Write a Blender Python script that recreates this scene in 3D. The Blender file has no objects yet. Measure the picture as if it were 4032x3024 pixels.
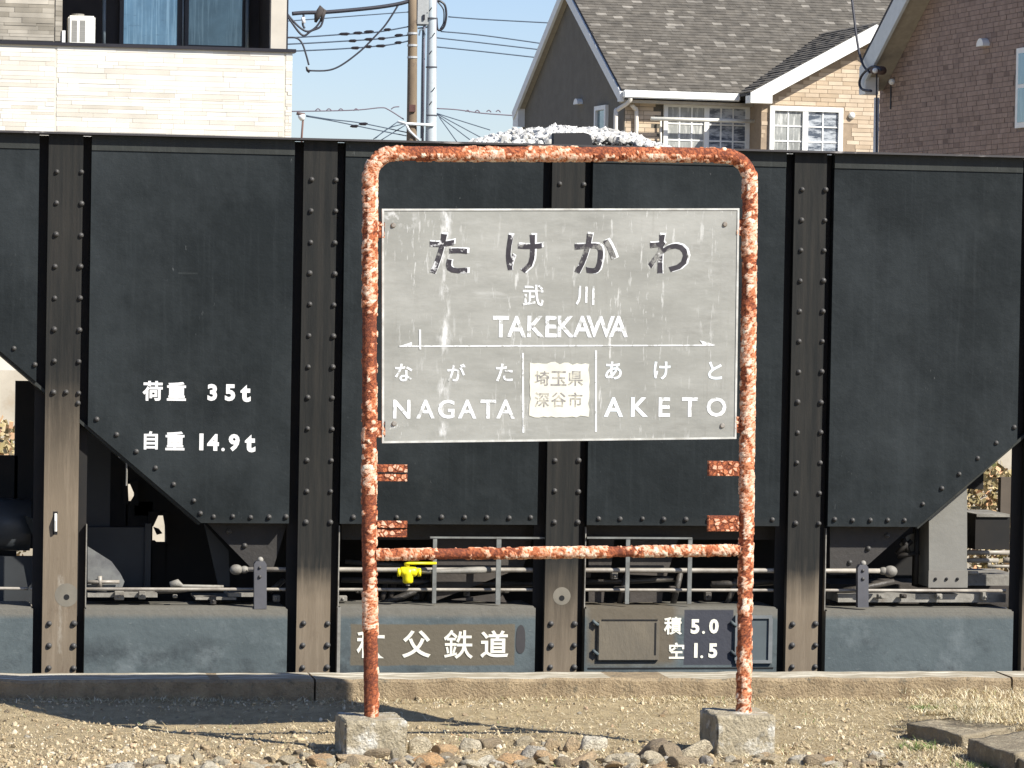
import bpy, bmesh, math, random
import numpy as np
from mathutils import Vector, Matrix, noise
random.seed(7); rng = np.random.default_rng(7)
SC = bpy.context.scene
COL = SC.collection

# ------------------------------------------------------------------ camera
F_PX = 13978.0                                   # long lens, in pixels of a 4032 px wide frame
YAW, PITCH, ROLL = math.radians(10.3439), math.radians(-1.4585), math.radians(0.9962)
CAM = Vector((-0.6962, 0.0, 1.563))
fw = Vector((math.sin(YAW)*math.cos(PITCH), math.cos(YAW)*math.cos(PITCH), math.sin(PITCH)))
rt0 = Vector((math.cos(YAW), -math.sin(YAW), 0)); up0 = rt0.cross(fw)
rt = math.cos(ROLL)*rt0 + math.sin(ROLL)*up0
up = math.cos(ROLL)*up0 - math.sin(ROLL)*rt0
cd = bpy.data.cameras.new('camera'); cam = bpy.data.objects.new('camera', cd); COL.objects.link(cam)
cd.sensor_width = 36.0; cd.lens = F_PX/4032*36.0; cd.clip_start = 0.1; cd.clip_end = 3000
M = Matrix((rt, up, -fw)).transposed().to_4x4(); M.translation = CAM; cam.matrix_world = M
SC.camera = cam

# ------------------------------------------------------------------ sky, sun, exposure
TR = Vector((-0.824, 0.862, -1.05)).normalized()     # the way the sunlight travels
SUN = -TR
wd = bpy.data.worlds.new('World'); SC.world = wd; wd.use_nodes = True
nt = wd.node_tree; nt.nodes.clear()
sky = nt.nodes.new('ShaderNodeTexSky'); sky.sky_type = 'NISHITA'; sky.sun_disc = False
sky.sun_elevation = math.asin(SUN.z); sky.sun_rotation = math.atan2(SUN.x, SUN.y)
sky.air_density = 1.0; sky.dust_density = 0.3; sky.ozone_density = 3.0
bg = nt.nodes.new('ShaderNodeBackground'); bg.inputs[1].default_value = 0.072
wo = nt.nodes.new('ShaderNodeOutputWorld')
tn = nt.nodes.new('ShaderNodeMix'); tn.data_type = 'RGBA'; tn.blend_type = 'MULTIPLY'; tn.inputs[0].default_value = 1.0; tn.inputs[7].default_value = (0.92, 0.92, 1.08, 1)
nt.links.new(sky.outputs[0], tn.inputs[6]); nt.links.new(tn.outputs[2], bg.inputs[0]); nt.links.new(bg.outputs[0], wo.inputs[0])
sl = bpy.data.lights.new('sun', 'SUN'); sl.energy = 4.6; sl.angle = math.radians(0.53); sl.color = (1.0, 0.955, 0.88)
so = bpy.data.objects.new('sun', sl); COL.objects.link(so)
so.rotation_euler = TR.to_track_quat('-Z', 'Y').to_euler(); so.location = (8, -8, 12)
SC.view_settings.view_transform = 'Standard'; SC.view_settings.look = 'None'
SC.view_settings.exposure = 0.88; SC.view_settings.gamma = 1.0

# ------------------------------------------------------------------ measuring helpers
def ray(px, py):
    return (fw*F_PX + rt*(px-2016) - up*(py-1512)).normalized()
class Plane:
    """a vertical plane standing in the place: origin, horizontal direction u, outward normal n"""
    def __init__(s, O, u):
        s.O = Vector(O); s.u = Vector((u[0], u[1], 0)).normalized(); s.n = Vector((s.u.y, -s.u.x, 0))
        if s.n.dot(CAM - s.O) < 0: s.n = -s.n
    def at(s, px, py, d=0.0):
        r = ray(px, py); o = s.O + s.n*d
        t = (o-CAM).dot(s.n)/r.dot(s.n); p = CAM + r*t
        return ((p-s.O).dot(s.u), p.z)
    def P(s, u, z, d=0.0):
        v = s.O + s.u*u + s.n*d; return Vector((v.x, v.y, z))
    def A(s, px, py, d=0.0):
        u, z = s.at(px, py, d); return s.P(u, z, d)
def hitz(px, py, z):
    r = ray(px, py); return CAM + r*((z-CAM.z)/r.z)

# ------------------------------------------------------------------ materials
def mat(name, c1, c2=None, scale=8.0, rough=0.8, bump=0.0, bscale=40.0, metal=0.0, stretch=(1,1,1), c3=None, c3amt=0.5,
        detail=6, lo=0.35, hi=0.65, spec=0.5, c3scale=3.0, c3stretch=(1,1,1)):
    m = bpy.data.materials.new(name); m.use_nodes = True; t = m.node_tree; N = t.nodes; L = t.links
    b = N['Principled BSDF']; b.inputs['Roughness'].default_value = rough; b.inputs['Metallic'].default_value = metal
    b.inputs['Specular IOR Level'].default_value = spec
    c2 = c2 or tuple(x*0.8 for x in c1)
    tc = N.new('ShaderNodeTexCoord')
    def nz(sc, st, det=detail):
        mp = N.new('ShaderNodeMapping'); mp.inputs['Scale'].default_value = st; L.new(tc.outputs['Object'], mp.inputs[0])
        n = N.new('ShaderNodeTexNoise'); n.inputs['Scale'].default_value = sc; n.inputs['Detail'].default_value = det
        n.inputs['Roughness'].default_value = 0.65; L.new(mp.outputs[0], n.inputs['Vector']); return n
    n = nz(scale, stretch)
    r = N.new('ShaderNodeMapRange'); r.inputs[1].default_value = lo; r.inputs[2].default_value = hi; L.new(n.outputs[0], r.inputs[0])
    mx = N.new('ShaderNodeMix'); mx.data_type = 'RGBA'; mx.inputs[6].default_value = (*c1, 1); mx.inputs[7].default_value = (*c2, 1)
    L.new(r.outputs[0], mx.inputs[0]); out = mx.outputs[2]
    if c3:
        n3 = nz(c3scale, c3stretch); r3 = N.new('ShaderNodeMapRange'); r3.inputs[1].default_value = 1-c3amt; r3.inputs[2].default_value = 1-c3amt+0.12
        L.new(n3.outputs[0], r3.inputs[0]); m3 = N.new('ShaderNodeMix'); m3.data_type = 'RGBA'
        m3.inputs[7].default_value = (*c3, 1); L.new(out, m3.inputs[6]); L.new(r3.outputs[0], m3.inputs[0]); out = m3.outputs[2]
    L.new(out, b.inputs['Base Color'])
    if bump:
        nb = nz(bscale, stretch, 8); bp = N.new('ShaderNodeBump'); bp.inputs['Strength'].default_value = bump; bp.inputs['Distance'].default_value = 0.02
        L.new(nb.outputs[0], bp.inputs['Height']); L.new(bp.outputs[0], b.inputs['Normal'])
    m['out'] = 0
    return m
def basecol(m):
    t = m.node_tree; b = t.nodes['Principled BSDF']; return t, b, b.inputs['Base Color'].links[0].from_socket
def add_mix(m, color, fac_socket_fn):
    """lay a further colour over a material where a pattern says so"""
    t, b, s = basecol(m); mx = t.nodes.new('ShaderNodeMix'); mx.data_type = 'RGBA'
    mx.inputs[7].default_value = (*color, 1); t.links.new(s, mx.inputs[6]); t.links.new(fac_socket_fn(t), mx.inputs[0])
    t.links.new(mx.outputs[2], b.inputs['Base Color'])
def f_noise(scale, stretch, lo, hi, gain=1.0, coord='Object', off=(0,0,0)):
    def f(t):
        tc = t.nodes.new('ShaderNodeTexCoord'); mp = t.nodes.new('ShaderNodeMapping'); mp.inputs['Scale'].default_value = stretch
        mp.inputs['Location'].default_value = off
        n = t.nodes.new('ShaderNodeTexNoise'); n.inputs['Scale'].default_value = scale; n.inputs['Detail'].default_value = 7
        n.inputs['Roughness'].default_value = 0.7
        r = t.nodes.new('ShaderNodeMapRange'); r.inputs[1].default_value = lo; r.inputs[2].default_value = hi; r.inputs[4].default_value = gain
        t.links.new(tc.outputs[coord], mp.inputs[0]); t.links.new(mp.outputs[0], n.inputs['Vector']); t.links.new(n.outputs[0], r.inputs[0]); return r.outputs[0]
    return f
def mul(fa, fb):
    def f(t):
        m = t.nodes.new('ShaderNodeMath'); m.operation = 'MULTIPLY'; t.links.new(fa(t), m.inputs[0]); t.links.new(fb(t), m.inputs[1]); return m.outputs[0]
    return f
def f_axis(axis, a, b, g0=0.0, g1=1.0, wob=0.0, wscale=3.0):
    """0..1 along an axis of the object (dust, wear), its border wobbling"""
    def f(t):
        tc = t.nodes.new('ShaderNodeTexCoord'); sp = t.nodes.new('ShaderNodeSeparateXYZ'); t.links.new(tc.outputs['Object'], sp.inputs[0])
        v = sp.outputs[axis]
        if wob:
            n = t.nodes.new('ShaderNodeTexNoise'); n.inputs['Scale'].default_value = wscale; t.links.new(tc.outputs['Object'], n.inputs['Vector'])
            ma = t.nodes.new('ShaderNodeMath'); ma.operation = 'MULTIPLY_ADD'; ma.inputs[1].default_value = wob
            t.links.new(n.outputs[0], ma.inputs[0]); t.links.new(v, ma.inputs[2]); v = ma.outputs[0]
        r = t.nodes.new('ShaderNodeMapRange'); r.inputs[1].default_value = a; r.inputs[2].default_value = b
        r.inputs[3].default_value = g0; r.inputs[4].default_value = g1; t.links.new(v, r.inputs[0]); return r.outputs[0]
    return f
def f_patch(c, half, soft=0.01, wob=0.0, rot=False):
    """a worn or repainted rectangle (x, z) of its own shape"""
    def f(t):
        tc = t.nodes.new('ShaderNodeTexCoord'); sp = t.nodes.new('ShaderNodeSeparateXYZ'); t.links.new(tc.outputs['Object'], sp.inputs[0])
        nn = t.nodes.new('ShaderNodeTexNoise'); nn.inputs['Scale'].default_value = 18; t.links.new(tc.outputs['Object'], nn.inputs['Vector'])
        outs = []
        for ax, i in ((0,0),(2,1)):
            s = t.nodes.new('ShaderNodeMath'); s.operation = 'SUBTRACT'; s.inputs[1].default_value = c[i]; t.links.new(sp.outputs[ax], s.inputs[0])
            a = t.nodes.new('ShaderNodeMath'); a.operation = 'ABSOLUTE'; t.links.new(s.outputs[0], a.inputs[0])
            w = t.nodes.new('ShaderNodeMath'); w.operation = 'MULTIPLY_ADD'; w.inputs[1].default_value = wob; t.links.new(nn.outputs[0], w.inputs[0]); t.links.new(a.outputs[0], w.inputs[2])
            r = t.nodes.new('ShaderNodeMapRange'); r.inputs[1].default_value = half[i]; r.inputs[2].default_value = half[i]+soft
            r.inputs[3].default_value = 1; r.inputs[4].default_value = 0; t.links.new(w.outputs[0], r.inputs[0]); outs.append(r.outputs[0])
        m = t.nodes.new('ShaderNodeMath'); m.operation = 'MULTIPLY'; t.links.new(outs[0], m.inputs[0]); t.links.new(outs[1], m.inputs[1]); return m.outputs[0]
    return f
def attr_mat(name, stops, rough=0.85, attr='rnd', bump=0.0, bscale=60, amp=(0.72, 1.2)):
    m = mat(name, (0.3,)*3, bump=bump, bscale=bscale, rough=rough); t = m.node_tree; b = t.nodes['Principled BSDF']
    a = t.nodes.new('ShaderNodeAttribute'); a.attribute_name = attr
    cr = t.nodes.new('ShaderNodeValToRGB'); cr.color_ramp.elements[0].position = stops[0][0]; cr.color_ramp.elements[0].color = (*stops[0][1], 1)
    cr.color_ramp.elements[1].position = stops[-1][0]; cr.color_ramp.elements[1].color = (*stops[-1][1], 1)
    for p, c in stops[1:-1]:
        e = cr.color_ramp.elements.new(p); e.color = (*c, 1)
    t.links.new(a.outputs['Fac'], cr.inputs[0])
    n = t.nodes.new('ShaderNodeTexNoise'); n.inputs['Scale'].default_value = bscale; tc = t.nodes.new('ShaderNodeTexCoord'); t.links.new(tc.outputs['Object'], n.inputs['Vector'])
    r = t.nodes.new('ShaderNodeMapRange'); r.inputs[1].default_value = 0.3; r.inputs[2].default_value = 0.7; r.inputs[3].default_value = amp[0]; r.inputs[4].default_value = amp[1]
    t.links.new(n.outputs[0], r.inputs[0])
    mx = t.nodes.new('ShaderNodeMix'); mx.data_type = 'RGBA'; mx.blend_type = 'MULTIPLY'; mx.inputs[0].default_value = 1
    t.links.new(cr.outputs[0], mx.inputs[6]); t.links.new(r.outputs[0], mx.inputs[7]); t.links.new(mx.outputs[2], b.inputs['Base Color'])
    return m
def rand_obj_mat(name, stops, **k):
    m = attr_mat(name, stops, **k); t = m.node_tree
    a = [n for n in t.nodes if n.type == 'ATTRIBUTE'][0]; oi = t.nodes.new('ShaderNodeObjectInfo')
    for l in list(a.outputs['Fac'].links):
        to = l.to_socket; t.links.remove(l); t.links.new(oi.outputs['Random'], to)
    return m
def glass(name, c, rough=0.05, spec=0.8):
    m = mat(name, c, tuple(x*0.7 for x in c), scale=2.0, rough=rough, spec=spec); return m

# ------------------------------------------------------------------ object helpers
def tag(o, label=None, cat=None, group=None, kind=None):
    if label: o['label'] = label
    if cat: o['category'] = cat
    if group: o['group'] = group
    if kind: o['kind'] = kind
    return o
def root(name, loc, label, cat, group=None):
    o = bpy.data.objects.new(name, None); COL.objects.link(o); o.location = loc; o.empty_display_size = 0.1
    return tag(o, label, cat, group)
def wloc(o):
    v = Vector((0,0,0))
    while o is not None: v += Vector(o.location); o = o.parent
    return v
def link_mesh(name, me, parent=None, m=None, smooth=False):
    o = bpy.data.objects.new(name, me); COL.objects.link(o)
    if parent is not None: o.parent = parent
    if m: me.materials.append(m)
    me.polygons.foreach_set('use_smooth', [bool(smooth)]*len(me.polygons)); me.update()
    return o
def obj(name, bm, m, parent=None, smooth=False, kind=None):
    if parent is not None: bmesh.ops.translate(bm, verts=bm.verts, vec=-wloc(parent))
    bmesh.ops.recalc_face_normals(bm, faces=bm.faces)
    me = bpy.data.meshes.new(name); bm.to_mesh(me); bm.free()
    o = link_mesh(name, me, parent, m, smooth)
    if kind: o['kind'] = kind
    return o
def BM(): return bmesh.new()
def box(bm, x0, x1, y0, y1, z0, z1):
    v = [bm.verts.new((x, y, z)) for x in (x0, x1) for y in (y0, y1) for z in (z0, z1)]
    for f in ((0,1,3,2),(4,6,7,5),(0,4,5,1),(2,3,7,6),(0,2,6,4),(1,5,7,3)): bm.faces.new([v[i] for i in f])
def hexa(bm, P):
    """eight corners: four of one face, then the same four of the other"""
    v = [bm.verts.new(p) for p in P]
    for f in ((0,1,2,3),(7,6,5,4),(0,4,5,1),(1,5,6,2),(2,6,7,3),(3,7,4,0)): bm.faces.new([v[i] for i in f])
def extr(bm, A, B):
    """solid between two matching outlines"""
    a = [bm.verts.new(p) for p in A]; b = [bm.verts.new(p) for p in B]; n = len(a)
    bm.faces.new(a); bm.faces.new(list(reversed(b)))
    for i in range(n): bm.faces.new((a[i], a[(i+1)%n], b[(i+1)%n], b[i]))
def poly(bm, pl, pts, d0, d1):
    extr(bm, [pl.P(u, z, d1) for u, z in pts], [pl.P(u, z, d0) for u, z in pts])
def pbox(bm, pl, u0, u1, z0, z1, d0, d1): poly(bm, pl, [(u0,z0),(u1,z0),(u1,z1),(u0,z1)], d0, d1)
def ppx(bm, pl, x0, y0, x1, y1, d0, d1, ref=None):
    """an upright rectangle measured off two photo corners on the plane's face"""
    u0, z0 = pl.at(x0, y0, d1); u1, z1 = pl.at(x1, y1, d1); pbox(bm, pl, u0, u1, z1, z0, d0, d1)
def tube(bm, pts, r, seg=8, cap=True):
    pts = [Vector(p) for p in pts]; rings = []; prev = None
    for i, p in enumerate(pts):
        d = (pts[min(i+1, len(pts)-1)] - pts[max(i-1, 0)]).normalized()
        if prev is None:
            a = d.orthogonal().normalized()
        else:
            a = (prev - d*prev.dot(d)).normalized()
        prev = a; b = d.cross(a); rr = r[i] if isinstance(r, (list, tuple)) else r
        rings.append([bm.verts.new(p + (a*math.cos(2*math.pi*k/seg) + b*math.sin(2*math.pi*k/seg))*rr) for k in range(seg)])
    for i in range(len(rings)-1):
        for k in range(seg): bm.faces.new((rings[i][k], rings[i][(k+1)%seg], rings[i+1][(k+1)%seg], rings[i+1][k]))
    if cap: bm.faces.new(list(reversed(rings[0]))); bm.faces.new(rings[-1])
def smooth_path(pts, n=6):
    pts = [Vector(p) for p in pts]; out = []
    for i in range(len(pts)-1):
        p0 = pts[max(i-1,0)]; p1 = pts[i]; p2 = pts[i+1]; p3 = pts[min(i+2, len(pts)-1)]
        for k in range(n):
            t = k/n; out.append(0.5*((2*p1)+(p2-p0)*t+(2*p0-5*p1+4*p2-p3)*t*t+(3*p1-p0-3*p2+p3)*t**3))
    out.append(pts[-1]); return out
def np_mesh(name, V, Fc, rnd=None):
    """mesh from arrays; Fc is (n, k) indices"""
    me = bpy.data.meshes.new(name); nv = len(V); nf, k = Fc.shape
    me.vertices.add(nv); me.vertices.foreach_set('co', V.astype(np.float32).ravel())
    me.loops.add(nf*k); me.loops.foreach_set('vertex_index', Fc.astype(np.int32).ravel())
    me.polygons.add(nf); me.polygons.foreach_set('loop_start', np.arange(0, nf*k, k, dtype=np.int32)); me.polygons.foreach_set('loop_total', np.full(nf, k, dtype=np.int32))
    if rnd is not None:
        a = me.attributes.new('rnd', 'FLOAT', 'POINT'); a.data.foreach_set('value', rnd.astype(np.float32))
    me.update(calc_edges=True); me.validate(); return me
def ico(sub=1, jit=0.18, seed=0, flat=1.0):
    bm = bmesh.new(); bmesh.ops.create_icosphere(bm, subdivisions=sub, radius=1.0)
    r = random.Random(seed)
    for v in bm.verts: v.co *= 1 + r.uniform(-jit, jit)
    V = np.array([v.co[:] for v in bm.verts]); Fc = np.array([[v.index for v in f.verts] for f in bm.faces]); bm.free()
    return V, Fc
def rot_mats(n, full=True):
    q = rng.normal(size=(n,4)); q /= np.linalg.norm(q, axis=1)[:,None]; w,x,y,z = q.T
    return np.stack([np.stack([1-2*(y*y+z*z),2*(x*y-z*w),2*(x*z+y*w)],1),np.stack([2*(x*y+z*w),1-2*(x*x+z*z),2*(y*z-x*w)],1),np.stack([2*(x*z-y*w),2*(y*z+x*w),1-2*(x*x+y*y)],1)],1)
def scatter(name, pos, size, m, variants=5, sub=0, jit=0.25, squash=(0.55, 1.0), parent=None, smooth=False, label=None, cat=None, rn=None):
    n = len(pos); V=[]; Fc=[]; R=[]; off=0; var = rng.integers(0, variants, n); Q = rot_mats(n)
    sc = np.stack([rng.uniform(0.75,1.25,n), rng.uniform(0.6,1.0,n), rng.uniform(*squash,n)],1)*size[:,None]
    rn = rng.random(n) if rn is None else rn
    for k in range(variants):
        bV, bF = ico(max(sub,1) if sub else 1, jit, k+11); 
        if sub == 0:
            bm = bmesh.new(); bmesh.ops.create_icosphere(bm, subdivisions=1, radius=1.0); r = random.Random(k)
            bV = np.array([np.array(v.co)*(1+r.uniform(-jit,jit)) for v in bm.verts]); bF = np.array([[v.index for v in f.verts] for f in bm.faces]); bm.free()
        idx = np.where(var==k)[0]
        if not len(idx): continue
        W = np.einsum('nij,njk->nik', (bV[None]*sc[idx][:,None,:]), Q[idx].transpose(0,2,1)) + pos[idx][:,None,:]
        V.append(W.reshape(-1,3)); Fc.append((bF[None]+ (np.arange(len(idx))*len(bV))[:,None,None]+off).reshape(-1,3)); off += len(idx)*len(bV)
        R.append(np.repeat(rn[idx], len(bV)))
    V=np.concatenate(V)
    if parent is not None: V = V - np.array(wloc(parent))
    me = np_mesh(name, V, np.concatenate(Fc), np.concatenate(R))
    o = link_mesh(name, me, parent, m, smooth); o['kind'] = 'stuff'
    if label: tag(o, label, cat)
    return o
_font_cache = {}
def glyph(name, ch, pl, px, py, size_px, m, parent, d=0.0, bold=0.0, depth=0.0008, sx=1.0, rot=0.0):
    """one painted character standing on a plane, centred on a measured spot, size_px tall as drawn"""
    key = (ch, bold)
    if key not in _font_cache:
        c = bpy.data.curves.new('letter', 'FONT'); c.body = ch; c.offset = bold; c.resolution_u = 3
        o = bpy.data.objects.new('letter', c); COL.objects.link(o)
        dg = bpy.context.evaluated_depsgraph_get(); me = bpy.data.meshes.new_from_object(o.evaluated_get(dg))
        COL.objects.unlink(o); bpy.data.objects.remove(o)
        V = np.array([v.co[:2] for v in me.vertices]); Fc = [tuple(p.vertices) for p in me.polygons]
        c0 = (V.min(0)+V.max(0))/2; _font_cache[key] = (V-c0, Fc, V.max(0)-V.min(0))
    V, Fc, ext = _font_cache[key]
    u, z = pl.at(px, py, d); u2, z2 = pl.at(px, py-size_px/2, d); u3, z3 = pl.at(px, py+size_px/2, d)
    s = (z2-z3)/ext[1] if ch not in ('.','-') else (z2-z3)/0.7
    c, sn = math.cos(rot), math.sin(rot); base = wloc(parent)
    pts = [pl.P(u+(x*sx*c - y*sn)*s, z+(x*sx*sn + y*c)*s, d) - base for x, y in V]
    me = bpy.data.meshes.new(name); me.from_pydata(pts, [], Fc); me.update()
    return link_mesh(name, me, parent, m)

# ------------------------------------------------------------------ the ground
Y_SIGN, Y_KERB, Y_WAG = 11.85, 13.13, 13.9585
def gz(x, y):
    t = min(max((y-12.70)/0.42, 0), 1); t = t*t*(3-2*t)
    lf = 1.0 + 0.35*min(max((0.9-x)/1.2, 0), 1)
    b = noise.noise(Vector((x*1.7, y*1.7, 0)))*0.010 + noise.noise(Vector((x*6, y*6, 3)))*0.005 + noise.noise(Vector((x*22, y*22, 5)))*0.0025
    return 0.032*t*lf + b
m_soil = mat('dry sandy soil', (0.50,0.395,0.225), (0.34,0.26,0.14), scale=16, rough=0.95, bump=0.9, bscale=160, c3=(0.17,0.14,0.09), c3amt=0.42, c3scale=38)
add_mix(m_soil, (0.55,0.48,0.36), f_noise(120, (1,1,1), 0.58, 0.66, 0.8))
def ground_sheet():
    nx, ny = 420, 300; xs = np.linspace(-2.2, 5.4, nx); ys = np.linspace(10.9, Y_KERB+0.02, ny)
    V = np.array([(x, y, gz(x, y)) for y in ys for x in xs]); i = np.arange(nx*ny).reshape(ny, nx)
    Fc = np.stack([i[:-1,:-1], i[:-1,1:], i[1:,1:], i[1:,:-1]], -1).reshape(-1,4)
    return np_mesh('platform', V, Fc)
plat = link_mesh('platform', ground_sheet(), None, m_soil, True); tag(plat, kind='structure')
b = BM()   # the rest of the platform island, out of the frame
box(b, -60, -2.2, -0.0, Y_KERB, -0.95, -0.004); box(b, 5.4, 60, 0.0, Y_KERB, -0.95, -0.004); box(b, -2.2, 5.4, 0.0, 10.9, -0.95, -0.004); box(b, -60, 60, -30, 0, -0.95, -0.006)
box(b, -2.2, 5.4, 10.9, Y_KERB, -0.95, -0.06)
tag(obj('platform_fill', b, mat('compacted soil', (0.34,0.28,0.19), (0.25,0.2,0.14), scale=4, rough=0.95, bump=0.5)), kind='structure')
m_far = mat('far gravelly ground', (0.33,0.29,0.22), (0.24,0.21,0.15), scale=0.6, rough=0.95, bump=0.4, bscale=9)
b = BM(); v = [b.verts.new(p) for p in ((-900,13.2,-0.95),(900,13.2,-0.95),(900,1500,-0.95),(-900,1500,-0.95))]; b.faces.new(v)
v = [b.verts.new(p) for p in ((-900,-900,-0.955),(900,-900,-0.955),(900,13.2,-0.955),(-900,13.2,-0.955))]; b.faces.new(v)
tag(obj('ground', b, m_far), kind='structure')

# kerb along the platform edge, in stones butted end to end
m_kerb = mat('weathered concrete', (0.36,0.275,0.165), (0.23,0.17,0.10), scale=14, rough=0.92, bump=0.8, bscale=90, c3=(0.14,0.12,0.08), c3amt=0.44, c3scale=22)
m_ktop = mat('sunlit strip painted on kerb top', (0.30,0.26,0.185), (0.62,0.58,0.47), scale=5, rough=0.9, lo=0.52, hi=0.58, stretch=(1,14,1))  # paler tone imitates the sunlit strip along the kerb top
kr = root('platform_kerb', (0, Y_KERB, 0), 'low weathered concrete kerb along the platform edge below the wagon', 'kerb')
SPk = Plane((0, Y_KERB, 0), (1, 0, 0))
kx = [-6.0, -3.3, -1.35, SPk.at(1240, 2700)[0], SPk.at(3985, 2700)[0], 5.3, 7.9]
for i in range(len(kx)-1):
    b = BM(); n = 60; x0, x1 = kx[i]+0.004, kx[i+1]-0.004; rows = []
    for k in range(n+1):
        x = x0+(x1-x0)*k/n; e = 0.012*noise.noise(Vector((x*7, i, 1)))+0.007*noise.noise(Vector((x*31, i, 2)))
        e2 = 0.012*noise.noise(Vector((x*12, i, 7)))+0.004*noise.noise(Vector((x*40, i, 9)))
        rows.append([b.verts.new(p) for p in ((x, Y_KERB+e2, -0.06), (x, Y_KERB+e2, 0.101+e), (x, Y_KERB+0.014, 0.111+e*0.6), (x, Y_KERB+0.215, 0.113+e*0.3), (x, Y_KERB+0.215, -0.94))])
    for k in range(n):
        for j in range(4):
            f_ = b.faces.new((rows[k][j], rows[k+1][j], rows[k+1][j+1], rows[k][j+1])); f_.material_index = 1 if (j == 2 and noise.noise(Vector((k*0.13+i*9, 2, 2))) > -0.25) else 0
    b.faces.new(rows[0]); b.faces.new(list(reversed(rows[-1])))
    ko = obj('kerb_stone', b, m_kerb, kr); ko.data.materials.append(m_ktop)

# ------------------------------------------------------------------ station sign
SP = Plane((0, Y_SIGN, 0), (1, 0, 0))
sg = root('station_sign', (*SP.P(SP.at(2190, 2900)[0], 0)[:2], 0), 'station name sign, pale weathered board hung in a rusty pipe frame on two concrete blocks', 'station sign')
m_rust = attr_mat('rust under flaking paint', [(0.0,(0.06,0.014,0.008)),(0.26,(0.19,0.045,0.016)),(0.42,(0.43,0.120,0.040)),(0.54,(0.62,0.235,0.105)),(0.62,(0.64,0.34,0.21)),(0.80,(0.78,0.52,0.36)),(1.0,(0.90,0.78,0.60))], rough=0.8, bump=0.5, bscale=220)
def lumpy_tube(name, pts, rad, parent, seed, flake_fn=None, step=0.0035, seg=30, amp=0.0034):
    pts = [Vector(p) for p in pts]; L = [0]
    for a, b_ in zip(pts, pts[1:]): L.append(L[-1]+(b_-a).length)
    n = int(L[-1]/step); V = []; R = []; prev = None; j = 0; C = []
    for i in range(n+1):
        s = L[-1]*i/n
        while j < len(L)-2 and s > L[j+1]: j += 1
        C.append(pts[j].lerp(pts[j+1], (s-L[j])/(L[j+1]-L[j])))
    for i, p in enumerate(C):
        d = (C[min(i+3, n)]-C[max(i-3, 0)]).normalized(); a = d.orthogonal().normalized() if prev is None else (prev-d*prev.dot(d)).normalized()
        prev = a; b_ = d.cross(a)
        for k in range(seg):
            t = 2*math.pi*k/seg; nv = a*math.cos(t)+b_*math.sin(t); q = (p+nv*rad)*1.0 + Vector((seed*3.1, 0, 0))
            w = noise.noise(q*130)*0.0035; qq = q + Vector((w, -w, w))
            dd, _ = noise.voronoi(qq*58); edge = min((dd[1]-dd[0])*2.6, 1.0)              # flakes and the cracks between them
            cell = noise.cell(Vector((round(_[0].x*3), round(_[0].y*3), round(_[0].z*3)))) if False else noise.noise(_[0]*2.37)*0.5+0.5
            big = noise.noise(q*7)*0.5+0.5
            bias = flake_fn(p, nv) if flake_fn else 0.0
            has = 1.0 if cell*0.8+0.9*(big-0.5)+bias > 0.35 else 0.0
            fl = has*min(0.25+edge*2.4, 1)
            fine = noise.noise(q*260)*0.5+0.5
            R.append(max(0, min(1, (0.32+0.16*fine+0.16*(big-0.5)*2)*(0.35+0.65*min(edge*2,1))*(1-fl) + fl*(0.64+0.42*noise.noise(_[0]*5.1+Vector((4,4,4)))*1.2+0.12*fine+0.04))))
            V.append(p + nv*(rad + amp*fl*(0.7+0.6*cell) - amp*0.35*(1-edge)*0.6 + amp*0.5*noise.noise(q*40)))
    i = np.arange((n+1)*seg).reshape(n+1, seg); j2 = np.roll(i, -1, axis=1)
    Fc = np.stack([i[:-1], j2[:-1], j2[1:], i[1:]], -1).reshape(-1, 4)
    V = np.array([v[:] for v in V]) - np.array(wloc(parent))
    return link_mesh(name, np_mesh(name, V, Fc, np.array(R)), parent, m_rust, True)
def arc(c, a, b, n=10):
    return [c.lerp(c, 0) + (a-c)*math.cos(math.pi/2*k/n) + (b-c)*math.sin(math.pi/2*k/n) for k in range(n+1)]
PT = lambda x, y: SP.A(x, y)
path = [PT(1462,2822), PT(1460,2600), PT(1453,2100), PT(1454,1650), PT(1455,1200), PT(1457,705)]
c1 = PT(1556,706); path += arc(c1, PT(1457,705), PT(1553,604))[1:]
path += [PT(1800,606), PT(2200,606), PT(2600,607), PT(2846,612)]
c2 = PT(2850,708); path += arc(c2, PT(2849,612), PT(2952,706))[1:]
path += [PT(2950,1000), PT(2946,1400), PT(2941,1800), PT(2938,2100), PT(2932,2450), PT(2928,2812)]
lumpy_tube('pipe_frame', path, 0.0248, sg, 1, lambda p, n: (-0.22 if (p.z > 1.99 and n.z > 0.1) else 0.05) + (-0.16 if p.z < 0.42 else 0)+ (-0.12 if n.x < -0.5 else 0))
lumpy_tube('cross_bar', [PT(1478,2184), PT(2000,2178), PT(2400,2173), PT(2912,2166)], 0.0185, sg, 5, lambda p, n: 0.06, seg=22)
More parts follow.
